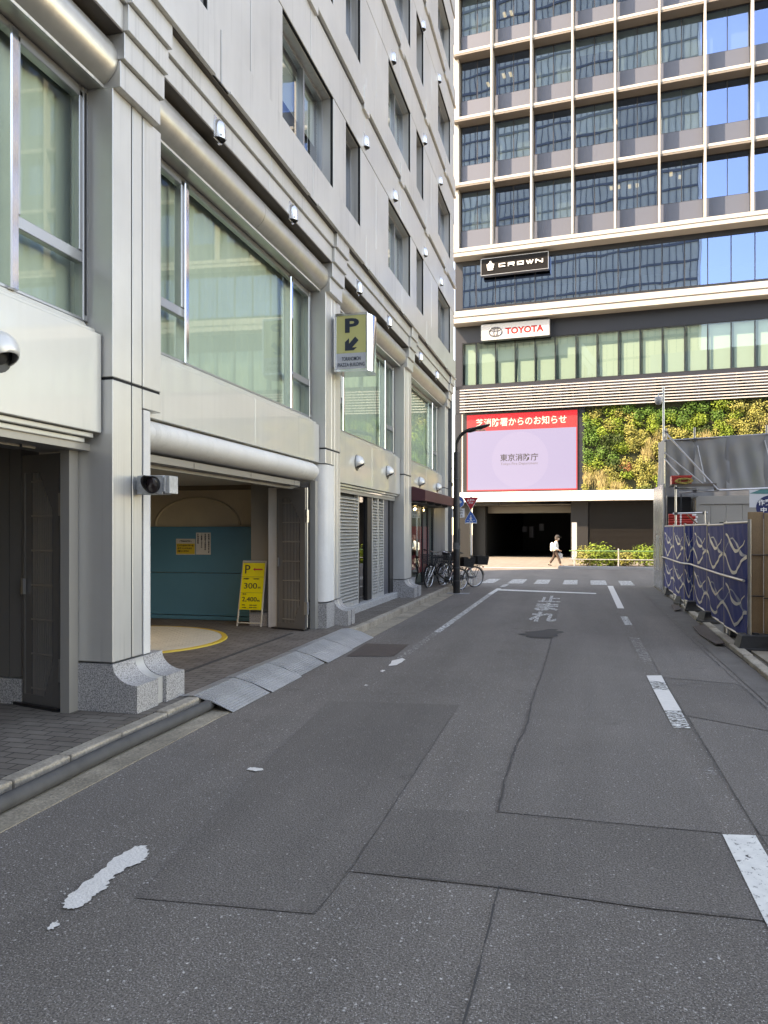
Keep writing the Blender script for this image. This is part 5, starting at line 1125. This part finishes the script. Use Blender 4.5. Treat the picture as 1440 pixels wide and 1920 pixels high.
for i, (x, y, z, hd, pitch, lb) in enumerate(((-3.2,21.35,0.0,R(229),-R(5.5),'black city bicycle standing nearest the lamp post, front wheel on the pavement'), (-2.94,22.7,0.0,R(222),-R(3),'black city bicycle farthest out on the road, its rear wheel right of the lamp post'), (-3.75,22.35,.125,R(205),0,'black city bicycle pushed in between the other two, closest to the shop window'))):
    o = bike if i == 0 else copy_tree(bike)
    o.matrix_local = Matrix.Translation((x,y,z)) @ Matrix.Rotation(hd,4,'Z') @ Matrix.Rotation(pitch,4,'Y'); o['label'] = lb
# ================================================================ pedestrian
def skin(name, verts, edges, radii, m, parent, sub=2):
    me = bpy.data.meshes.new(name); org = MW[parent.name].inverted() if parent is not None else Matrix.Identity(4)
    me.from_pydata([tuple(org @ Vector(v)) for v in verts], edges, []); me.materials.append(m)
    o = bpy.data.objects.new(name, me); COL.objects.link(o); o.parent = parent; MW[o.name] = MW[parent.name].copy()
    md = o.modifiers.new('skin', 'SKIN'); md.use_smooth_shade = True
    for i, v in enumerate(me.skin_vertices[0].data): v.radius = radii[i] if isinstance(radii[i], tuple) else (radii[i], radii[i]); v.use_root = (i == 0)
    s_ = o.modifiers.new('sub', 'SUBSURF'); s_.levels = sub; s_.render_levels = sub
    return o
pe = empty('person', (-.9,36.7,.012), 0, 'person in a dark cap, white jacket and brown trousers walking right past the dark garage', 'person')
PX, PYY, K = -.90, 36.7, .93
def pp(x, y, z): return (PX+x*K, PYY+y*K, .012+z*K)
skn = mat('skin', (.50,.32,.24), rough=.6)
V = [(0,0,.80),(.02,0,1.05),(.05,0,1.22),(.07,0,1.30),(.10,0,1.38),(.105,0,1.50),   # pelvis..crown
     (.03,-.15,1.21),(-.03,-.19,.98),(.16,-.20,.84),(.25,-.19,.80),    # near arm reaching forward
     (.05,.15,1.21),(.05,.19,.97),(.20,.19,.80),(.24,.19,.74),
     (.03,-.08,.76),(.17,-.08,.43),(.27,-.08,.07),(.38,-.08,.03), (-.01,.08,.76),(-.09,.08,.44),(-.31,.08,.12),(-.24,.08,.03)]
Ed = [(0,1),(1,2),(2,3),(3,4),(4,5),(2,6),(6,7),(7,8),(8,9),(2,10),(10,11),(11,12),(12,13),(0,14),(14,15),(15,16),(16,17),(0,18),(18,19),(19,20),(20,21)]
Rd = [.11,(.12,.09),(.11,.08),.045,.085,.075,.045,.036,.026,.022,.045,.036,.026,.022,.07,.05,.035,.03,.07,.05,.035,.03]
skin('body', [pp(*v) for v in V], Ed, [tuple(q*K for q in (r_ if isinstance(r_, tuple) else (r_,r_))) for r_ in Rd], skn, pe)
jk = [(0,0,.70),(0,0,.90),(.02,0,1.08),(.04,0,1.22),(.06,0,1.28),(.02,-.16,1.20),(-.04,-.20,.97),(.13,-.21,.86),(.04,.16,1.20),(.04,.20,.96),(.17,.20,.83)]
skin('jacket', [pp(*v) for v in jk], [(0,1),(1,2),(2,3),(3,4),(3,5),(5,6),(6,7),(3,8),(8,9),(9,10)], [(.17*K,.15*K),(.165*K,.145*K),(.15*K,.12*K),(.12*K,.10*K),.06*K,.065*K,.055*K,.045*K,.065*K,.055*K,.045*K], mat('white jacket', (.70,.69,.66), rough=.9), pe)
tr = [(0,0,.78),(.03,-.08,.72),(.16,-.085,.43),(.255,-.08,.12),(-.01,.08,.72),(-.09,.085,.44),(-.28,.08,.15)]
skin('trousers', [pp(*v) for v in tr], [(0,1),(1,2),(2,3),(0,4),(4,5),(5,6)], [.12*K,.088*K,.072*K,.062*K,.088*K,.072*K,.062*K], mat('brown trousers', (.075,.05,.042), rough=.9), pe)
sh = MB()
for x, y, z, a in ((.30,-.08,.03,0),(-.29,.08,.06,.5)):
    c_, s_2 = math.cos(a), math.sin(a); rings = []
    for u, wd, h_ in ((-.09,.03,.05),(-.05,.042,.055),(.03,.045,.045),(.10,.04,.03),(.14,.02,.015)): rings.append([pp(x+u*c_-(h_*math.sin(t))*s_2*0, y+wd*math.cos(t), z+u*-s_2*.5+h_*.6*math.sin(t)+.005) for t in [2*math.pi*q/10 for q in range(10)]])
    sh.sweep(rings)
obj('shoe', sh, M['rubber'], pe, smooth=50)
ht = MB(); hc = pp(.10,0,1.49); ht.lathe([(.115*K,-.02),(.118*K,.02),(.10*K,.07),(.05*K,.10),(.001,.105)], hc, 18); ht.prism([(hc[0]+.06,hc[1]-.08,hc[2]),(hc[0]+.20,hc[1]-.05,hc[2]-.02),(hc[0]+.20,hc[1]+.05,hc[2]-.02),(hc[0]+.06,hc[1]+.08,hc[2])], (0,0,.012)); obj('cap', ht, mat('dark cap', (.03,.028,.028), rough=.8), pe, smooth=50)
hr = MB(); hc = pp(.075,0,1.43); hr.lathe([(.04,-.10),(.085,-.07),(.095,0),(.09,.06)], hc, 14, a0=R(75), a1=R(285)); obj('hair', hr, mat('grey brown hair', (.07,.055,.05), rough=.8), pe, smooth=60)
fa = MB(); hc = pp(.10,0,1.43); fa.lathe([(.001,.018),(.012,.006),(.016,-.008),(.001,-.014)], (hc[0]+.085,hc[1],hc[2]-.01), 8); obj('nose', fa, skn, pe, smooth=60)
fa = MB(); 
for s in (-1,1): fa.box(hc[0]+.072,hc[0]+.078,hc[1]+s*.032-.012,hc[1]+s*.032+.012,hc[2]+.012,hc[2]+.022)
obj('eyes', fa, INK, pe); obj('mask', MB().box(hc[0]+.05,hc[0]+.092,hc[1]-.05,hc[1]+.05,hc[2]-.075,hc[2]-.02), M['white_paint'], pe, bevel=.01)
hd_ = MB(); c0 = pp(.26,-.19,.80)
for i in range(4): hd_.tube([(c0[0],c0[1]-.02+.013*i,c0[2]),(c0[0]+.045-.004*abs(i-1),c0[1]-.02+.013*i,c0[2]-.012),(c0[0]+.06,c0[1]-.02+.013*i,c0[2]-.04)], .0065, 6)
hd_.tube([(c0[0]-.01,c0[1]+.02,c0[2]),(c0[0]+.03,c0[1]+.04,c0[2]-.02)], .0075, 6); obj('fingers', hd_, skn, pe, smooth=60)
bg_ = MB(); c0 = pp(.22,.20,.52); bg_.sweep([[(c0[0]+a*sx_, c0[1]+b_*.05, c0[2]+z) for a, b_ in ((-1,-1),(1,-1),(1.05,0),(1,1),(-1,1),(-1.05,0))] for z, sx_ in ((-.12,.11),(-.08,.13),(.08,.12),(.12,.10))]); bg_.tube([(c0[0]-.06,c0[1],c0[2]+.11),(c0[0],c0[1],c0[2]+.21),(c0[0]+.06,c0[1],c0[2]+.11)], .008, 6)
tag(obj('shopping_bag', bg_, mat('white bag', (.7,.7,.69), rough=.7), smooth=40), 'white shopping bag in the hand of the walking person', 'bag')
bp2 = MB(); c0 = pp(-.16,0,1.0); bp2.sweep([[(c0[0]+.09*math.cos(t)*s2, c0[1]+.14*math.sin(t)*s2, c0[2]+z) for t in [2*math.pi*q/14 for q in range(14)]] for z, s2 in ((-.22,.5),(-.19,.95),(0,1),(.15,.9),(.2,.4))])
tag(obj('backpack', bp2, mat('cream backpack', (.62,.60,.56), rough=.85), smooth=50), 'cream backpack on the back of the walking person', 'backpack')
# ================================================================ building site on the right
steel = mat('scaffold tube', (.33,.32,.31), rough=.4, metal=.7, vary=.25, vscale=6)
bright = mat('bright scaffold tube', (.62,.61,.60), rough=.35, metal=.8, vary=.15, vscale=6)
# blue banner fence: panels zigzag a little along the kerb
banner_m = bpy.data.materials.new('blue banner cloth'); banner_m.use_nodes = True
_b = banner_m.node_tree.nodes['Principled BSDF']; _b.inputs['Base Color'].default_value = (.032,.050,.20,1); _b.inputs['Roughness'].default_value = .65; _b.inputs['Specular IOR Level'].default_value = .06
grey_wave = mat('pale grey print', (.42,.42,.43), rough=.45); teal_wave = mat('mid blue print', (.04,.11,.26), rough=.45)
FP = [(2.35,21.55),(2.33,19.45),(2.30,17.35),(2.42,16.85),(2.37,14.9),(2.34,13.1),(2.36,11.45)]
bf = empty('banner_fence', (2.35,16.5,.05), 0, 'blue banner fence with white wave prints on a pipe frame along the right kerb', 'fence')
pipes = MB(); rb = random.Random(12)
for i, (a, b_) in enumerate(zip(FP, FP[1:])):
    A = Vector((*a,0)); B = Vector((*b_,0)); wdt = (B-A).length; d = (B-A).normalized(); nr = Vector((d.y,-d.x,0))
    if nr.x > 0: nr = -nr
    ph = rb.uniform(0, 6)
    def srf(u, z, off=0.0):
        k_ = .005*math.sin(u*wdt*9+ph+z*2) + .006*math.sin((u-.1)*14+(z-1)*5+ph*2) + .02*math.sin(math.pi*u)*math.sin(math.pi*min(1,max(0,(z-.2)/1.6))) + .0045*math.sin(u*31+z*11)*(.3+u)
        p_ = A + (B-A)*u + nr*(.018+k_+off); return (p_.x, p_.y, z)
    z0, z1 = .21+rb.uniform(-.02,.02), 1.79+rb.uniform(-.015,.015); nu, nz = 60, 40
    m_ = MB(); m_.sweep([[srf(.01+.98*q/nu, z0+(z1-z0)*w_/nz) for w_ in range(nz+1)] for q in range(nu+1)], cap=False, closed=False)
    o = obj('banner', m_, banner_m, bf, smooth=80)
    if True:
        for zz in (1.0, .22):
            for kind in ('low','high','blue'):
                wv = MB(); prv = None; n = 60; rings = []
                for q in range(n+1):
                    t = q/n
                    if kind == 'low': u = .02+.96*t; zc = zz+.20+.13*math.cos(2*math.pi*t)+.0; th = .052
                    elif kind == 'high': u = .12+.80*t; zc = zz+.53+.12*math.cos(2*math.pi*t*.78+.25)-.02*t; th = .066*(.35+.65*math.sin(math.pi*min(1,t*1.2+.05))) if t < .95 else .02
                    else: u = .04+.90*t; zc = zz+.44-.13*math.cos(2*math.pi*t*.9+.9)+.04*t; th = .022+.07*math.exp(-((t-.75)/.13)**2)
                    if i % 1 == 0: pass
                    rings.append([srf(u, zc-th/2, .008 if kind != 'blue' else .005), srf(u, zc+th/2, .008 if kind != 'blue' else .005)])
                wv.sweep(rings, cap=False, closed=False); obj('printed_wave', wv, teal_wave if kind == 'blue' else grey_wave, o, smooth=80)
    for p_ in ((A, B) if i == len(FP)-2 else (A,)): pipes.tube([(p_.x,p_.y,.06),(p_.x,p_.y,1.86)], .024, 8)
    for z in (z0-.02, 1.0, z1+.02):
        if z == 1.0: pp_ = [tuple(A+nr*.075+Vector((0,0,z))), tuple(B+nr*.075+Vector((0,0,z)))]
        else: pp_ = [tuple(A+Vector((0,0,z))), tuple(B+Vector((0,0,z)))]
        pipes.tube(pp_, .021, 8)
obj('pipe_frame', pipes, steel, bf, smooth=50)
BL = ['farthest black rubber fence weight, by the white hoarding','black rubber fence weight, second from the far end of the banner','black rubber fence weight under the folded middle of the banner','black rubber fence weight, second from the near end of the banner','upright black rubber block by the brown boards under the banner','nearest and largest black rubber fence weight, in front of the plywood boards']
for i, (x, y, a, sc_) in enumerate(((2.42,20.6,.1,1.0),(2.40,18.0,.3,1.0),(2.42,16.6,-.1,1.1),(2.40,14.6,.2,1.1),(2.45,12.9,0,.9),(2.45,11.5,.0,1.25))):
    m_ = MB(); h_ = .17*sc_ if i != 4 else .30; wx, wy = .20*sc_, .15*sc_
    if i == 4: wx, wy = .09, .10
    m_.sweep([[(px*wx*k_, py*wy*k_, z) for px, py in ((-1,-1),(1,-1),(1,1),(-1,1))] for z, k_ in ((0,1.06),(.04,1.06),(.045,1.0),(h_,.82),(h_+.01,.76))])
    m_.box(-.04,.04,-.04,.04,h_+.011,h_+.03)
    tag(obj('rubber_block', m_, M['rubber'], local=Matrix.Translation((x,y,.055 if y > 13 else .03)) @ Matrix.Rotation(a,4,'Z'), bevel=.012, seg=2), BL[i], 'fence weight', 'black rubber blocks holding the banner fence')
brown = mat('brown plywood', (.34,.215,.115), rough=.65, vary=.22, vscale=1.6, streak=.25, noise=(70,.12))
WP = []
def board(x0, x1, y, z0, z1, lb, back=0):
    o = empty('plywood_board', ((x0+x1)/2,y,z0), 0, lb, 'board', 'brown plywood hoarding boards')
    obj('sheet', MB().box(x0,x1,y,y+.02,z0,z1), brown, o, bevel=.003)
    q = MB(); zs = [z0+.42*(z1-z0)/1.0*0+.65, 1.36]
    for z in zs: q.tube([(x0-.01,y-.012,z),(x1+.01,y-.012,z-.004)], .007, 6)
    obj('wire', q, M['black'], o)
board(2.375,2.575,11.62,.13,1.965,'narrow brown plywood board standing right of the blue banner'); board(2.58,3.3,11.60,.10,1.95,'wide brown plywood board at the right edge, behind the last rubber weight'); board(2.63,4.2,10.85,.03,1.98,'nearest brown plywood board cut by the right edge of the view')
for x0_, y0_, lb in ((2.47,12.75,'small brown board lying low under the near banner, left one'),(2.44,12.2,'small brown board lying low under the near banner, right one')):
    m_ = MB(); m_.box(x0_,x0_+.02,y0_-.28,y0_+.26,.05,.30); m_.box(x0_+.02,x0_+.05,y0_-.2,y0_-.16,.05,.28); tag(obj('plywood_board', m_, brown), lb, 'board', 'brown plywood hoarding boards')
q = MB(); q.tube([(2.5,11.45,.09),(3.4,11.45,.09)], .025, 8); q.tube([(2.5,11.5,.15),(3.4,11.5,.15)], .02, 8); tag(obj('scaffold_tube', q, bright, smooth=50), 'short bright tubes lying behind the nearest rubber weight', 'tube')
q = MB(); q.box(2.35,4.5,9.5,11.4,.021,.05); tag(obj('ply_sheet', q, mat('worn ply', (.26,.22,.17), rough=.8, vary=.3, vscale=3)), 'worn wooden sheet lying on the ground at the right edge', 'board')
# white corrugated hoarding
wh = empty('corrugated_hoarding', (2.33,22.9,.05), 0, 'white corrugated metal hoarding at the corner beyond the blue banner', 'fence')
q = MB(); n = 72; rings = []
for i in range(n+1):
    y = 21.55+(24.05-21.55)*i/n; ph = i % 8; x = 2.33 - (.05 if ph in (1,2,3,4) else .0)
    rings.append([(x,y,.08),(x,y,2.95)])
q.sweep(rings, cap=False, closed=False); o = obj('sheet', q, mat('white galvanised sheet', (.66,.69,.73), rough=.2, metal=.75, vary=.08, vscale=1), wh); sm = o.modifiers.new('thick','SOLIDIFY'); sm.thickness = .004
q = MB(); q.box(2.30,2.335,21.50,21.56,.05,2.96); q.box(2.31,2.335,24.05,24.1,.05,2.96); q.box(2.30,4.0,24.06,24.09,.05,2.95); obj('edge_post', q, M['alu'], wh)
q = MB(); q.tube([(2.285,22.5,.6),(2.285,22.5,1.55),(2.285,22.95,1.55),(2.285,22.95,.6)], .02, 6); obj('door_outline', q, M['white_paint'], wh)
# scaffold with grey mesh
mesh_m = bpy.data.materials.new('grey safety mesh'); mesh_m.use_nodes = True; t_ = mesh_m.node_tree; b_ = t_.nodes['Principled BSDF']; b_.inputs['Base Color'].default_value = (.20,.205,.215,1); b_.inputs['Roughness'].default_value = .6; b_.inputs['Alpha'].default_value = .96
sf_ = empty('scaffold', (4.0,22.3,.05), 0, 'tube scaffold hung with grey mesh sheets above the site cabin', 'scaffold')
YS = 22.3
def sheet_mesh(x0, x1, z0, z1, name='mesh_sheet', yy=YS, side=None, ph=0):
    m_ = MB(); rings = []
    for i in range(25):
        u = i/24; r2 = []
        for j in range(15):
            v_ = j/14; dd = .03*math.sin(u*13+v_*4+ph)*math.sin(v_*3.1) + .02*math.sin(u*5-v_*9+ph)
            if side is None: r2.append((x0+(x1-x0)*u, yy-.05+dd, z0+(z1-z0)*v_ - .03*math.sin(math.pi*u)*(1-v_)))
            else: r2.append((side+dd*.5, x0+(x1-x0)*u, z0+(z1-z0)*v_))
        rings.append(r2)
    m_.sweep(rings, cap=False, closed=False); obj(name, m_, mesh_m, sf_, smooth=80)
sheet_mesh(2.46,3.20,2.68,4.20,ph=1); sheet_mesh(3.18,4.08,2.62,4.24,ph=3); sheet_mesh(4.0,4.97,2.62,4.28,yy=YS-.03,ph=5); sheet_mesh(4.93,6.6,2.62,4.33,ph=2)
sheet_mesh(22.35,24.0,2.4,4.28,side=2.42,ph=4)
q = MB()
for x in (2.46,3.20,5.02,6.6): q.tube([(x,YS,.05),(x,YS,4.55)], .028, 8)
q.tube([(2.46,24.0,.05),(2.46,24.0,4.35)], .028, 8); q.tube([(2.46,YS,4.40),(2.46,24.0,4.05)], .022, 8)
q.tube([(2.4,YS-.05,4.20),(6.6,YS-.05,4.36)], .026, 8); q.tube([(2.40,YS-.06,4.47),(3.52,20.6,2.72)], .026, 8); q.tube([(2.42,YS-.07,3.86),(3.25,21.2,2.92)], .024, 8); q.tube([(2.42,YS-.07,3.7),(2.72,21.6,3.2)], .022, 8)
q.tube([(3.26,YS-.1,4.03),(3.38,21.7,3.0)], .022, 8); q.tube([(4.95,YS-.1,4.12),(5.1,21.7,2.9)], .022, 8)
obj('tube_frame', q, steel, sf_, smooth=50)
q = MB(); q.tube([(2.64,20.9,2.70),(5.5,20.9,2.80)], .026, 8); q.tube([(2.45,20.7,2.14),(3.28,20.7,2.16)], .024, 8); q.tube([(2.55,21.0,2.80),(3.05,20.8,2.76)], .022, 8); q.tube([(2.52,20.7,1.0),(2.52,20.7,2.86)], .024, 8); q.tube([(3.2,20.6,1.0),(3.2,20.6,2.2)], .02, 8); obj('bright_tube', q, bright, sf_, smooth=50)
q = MB(); q.tube([(2.78,20.68,2.12),(3.15,20.5,1.72)], .02, 8); obj('rusty_tube', q, mat('rusty tube', (.22,.10,.05), rough=.7), sf_)
q = MB(); q.box(2.42,3.35,20.75,21.3,2.86,2.90); q.box(2.5,3.5,20.72,20.76,2.83,2.91); obj('platform', q, mat('weathered plank', (.12,.10,.085), rough=.9), sf_)
q = MB()
for x,y,z in ((2.52,20.7,2.80),(2.52,20.7,2.14),(3.2,20.66,2.15),(3.0,20.88,2.72),(3.48,20.7,2.76),(3.2,22.2,4.2),(2.46,22.2,4.42)): q.box(x-.04,x+.04,y-.05,y+.04,z-.035,z+.035)
obj('clamp', q, M['grey_dark'], sf_)
# site cabin
cb_ = empty('site_cabin', (4.6,22.4,.05), 0, 'grey panelled site cabin behind the banner fence, dark opening at its front', 'cabin')
gcab = mat('grey cabin panel', (.33,.315,.29), rough=.55, vary=.08, vscale=1.2)
q = MB(); YC = 21.7
x = 3.22
for xe in (3.52,3.90,4.30,4.70,5.2,6.2): q.box(x+.004,xe-.004,YC,YC+.05,(1.93 if 3.75 < (x+xe)/2 < 4.75 else .05),2.40); x = xe
q.box(3.20,6.2,YC-.03,YC+.06,2.41,2.60); q.box(3.15,3.24,YC-.04,YC+.06,.05,2.60); q.box(3.2,6.2,YC,24,2.60,2.63); obj('wall', q, gcab, cb_)
q = MB(); q.box(3.5,6.2,YC+1.2,YC+1.25,.05,2.4); q.box(3.73,4.72,YC-.02,YC+.02,1.90,1.93); obj('doorway', q, M['grey_dark'], cb_)
q = MB(); q.box(2.45,3.15,YC+.9,YC+.95,.05,2.65); q.box(2.8,2.83,YC+.3,YC+.33,.5,2.7); tag(obj('dark_hoarding', q, mat('dark site boards', (.05,.052,.055), rough=.7)), 'dark boards behind the shelf of red tubes', 'board')
# red crate, rope, red tubes
redp = mat('red plastic', (.50,.03,.02), rough=.4, vary=.12, vscale=5)
cr = empty('crate', (2.66,20.95,2.905), 0, 'red plastic crate standing on the scaffold platform', 'crate'); q = MB()
q.box(2.44,2.92,20.85,20.87,2.91,3.12); q.box(2.44,2.92,21.18,21.2,2.91,3.12); q.box(2.44,2.46,20.87,21.18,2.91,3.12); q.box(2.90,2.92,20.87,21.18,2.91,3.12); q.box(2.46,2.90,20.87,21.18,2.91,2.93); obj('shell', q, redp, cr)
q = MB(); q.box(2.425,2.935,20.83,20.85,3.09,3.13); q.box(2.425,2.935,20.83,20.85,3.0,3.02)
for i in range(7): q.box(2.46+i*.07,2.475+i*.07,20.838,20.85,2.92,3.09)
obj('ribs', q, redp, cr)
q = MB(); rr_ = random.Random(2)
for i in range(16):
    z = 2.925+.006*(i%5)*3; ax, az = .19+rr_.uniform(-.03,.03), .055+rr_.uniform(-.02,.02); ph = rr_.uniform(-.3,.3)
    q.tube([(2.72+ax*math.cos(t)+.01*math.sin(3*t), 20.73+.04*math.sin(t+ph)+rr_.uniform(-.012,.012), 2.98+az*math.sin(t)+rr_.uniform(-.008,.008)) for t in [2*math.pi*k_/18 for k_ in range(18)]], .007, 5, closed=True)
for x in (2.62,2.82): q.tube([(x,20.66,2.93),(x+.01,20.66,3.03),(x,20.80,3.03),(x,20.80,2.93)], .009, 5, closed=True)
tag(obj('rope_coil', q, mat('yellow rope', (.36,.26,.07), rough=.9, vary=.3, vscale=20), smooth=60), 'tied coil of yellow rope lying in front of the red crate', 'rope')
i = 0
for row, z in enumerate((1.85,1.92,1.98,2.05,2.11)):
    for k_ in range(2):
        q = MB(); x0_ = 2.40+.02*((row*3+k_) % 3); x1_ = 2.98+.04*((row*5+k_*2) % 4)*.7; y_ = 21.2+k_*.09; q.tube([(x0_,y_,z),(x1_,y_,z)], .035, 8)
        o = tag(obj('red_tube', q, redp, smooth=50), 'red tube with a pale end in the stack behind the banner fence', 'tube', 'stack of red tubes')
        c_ = MB(); c_.tube([(x1_,y_,z),(x1_+.06,y_,z)], .030, 8); c_.tube([(x0_+.28,y_,z),(x0_+.32,y_,z)], .037, 8); obj('pale_end', c_, M['white_paint'], o)
q = MB(); q.box(2.40,2.44,21.1,21.4,.05,1.77); q.box(3.05,3.09,21.1,21.4,.05,1.77); q.box(2.4,3.1,21.1,21.4,1.77,1.81); tag(obj('rack', q, steel), 'steel rack carrying the red tubes', 'rack')
# small printed banner at the right edge
sb_ = empty('printed_banner', (4.2,17.9,2.2), 0, 'white and blue printed banner hanging at the right edge above the plywood', 'banner')
q = MB(); q.box(3.42,4.6,16.6,16.61,2.17,2.53); obj('cloth', q, mat('white banner cloth', (.62,.64,.66), rough=.6), sb_)
q = MB(); q.prism([(3.42,16.595,2.45),(3.62,16.595,2.53),(4.6,16.595,2.53),(4.6,16.595,2.47),(3.7,16.595,2.44)], (0,.002,0)); obj('green_print', q, mat('sea green print', (.05,.22,.22), rough=.6), sb_)
q = MB(); q.prism([(3.80+.26*math.cos(t), 16.594, 2.16+.25*math.sin(t)) for t in [2*math.pi*k_/28 for k_ in range(28)]], (0,.002,0)); obj('round_print', q, mat('navy print', (.01,.02,.10), rough=.6), sb_)
lettering(sb_, '作業', .12, .24, face_frame((3.70,16.59,2.27),(1,0,0),(0,0,1)), WHITE, bold=.03); lettering(sb_, '中', .10, .11, face_frame((3.68,16.59,2.12),(1,0,0),(0,0,1)), WHITE, bold=.03)
# camera on a slim pole
cc_ = empty('security_camera', (2.63,24.5,.05), 0, 'grey dome security camera on a slim pole above the white hoarding', 'camera'); q = MB(); q.tube([(2.63,24.5,.0),(2.63,24.5,6.1)], .03, 8); obj('pole', q, M['alu'], cc_, smooth=50)
q = MB(); q.lathe([(.001,.0),(.07,.02),(.11,.09),(.12,.17),(.10,.24),(.001,.27)], (2.48,24.45,5.55), 18); obj('dome', q, mat('grey camera shell', (.33,.34,.36), rough=.4), cc_, smooth=50)
q = MB(); q.tube([(2.63,24.5,5.9),(2.48,24.45,5.9),(2.48,24.45,5.8)], .02, 6); obj('bracket', q, M['alu'], cc_)
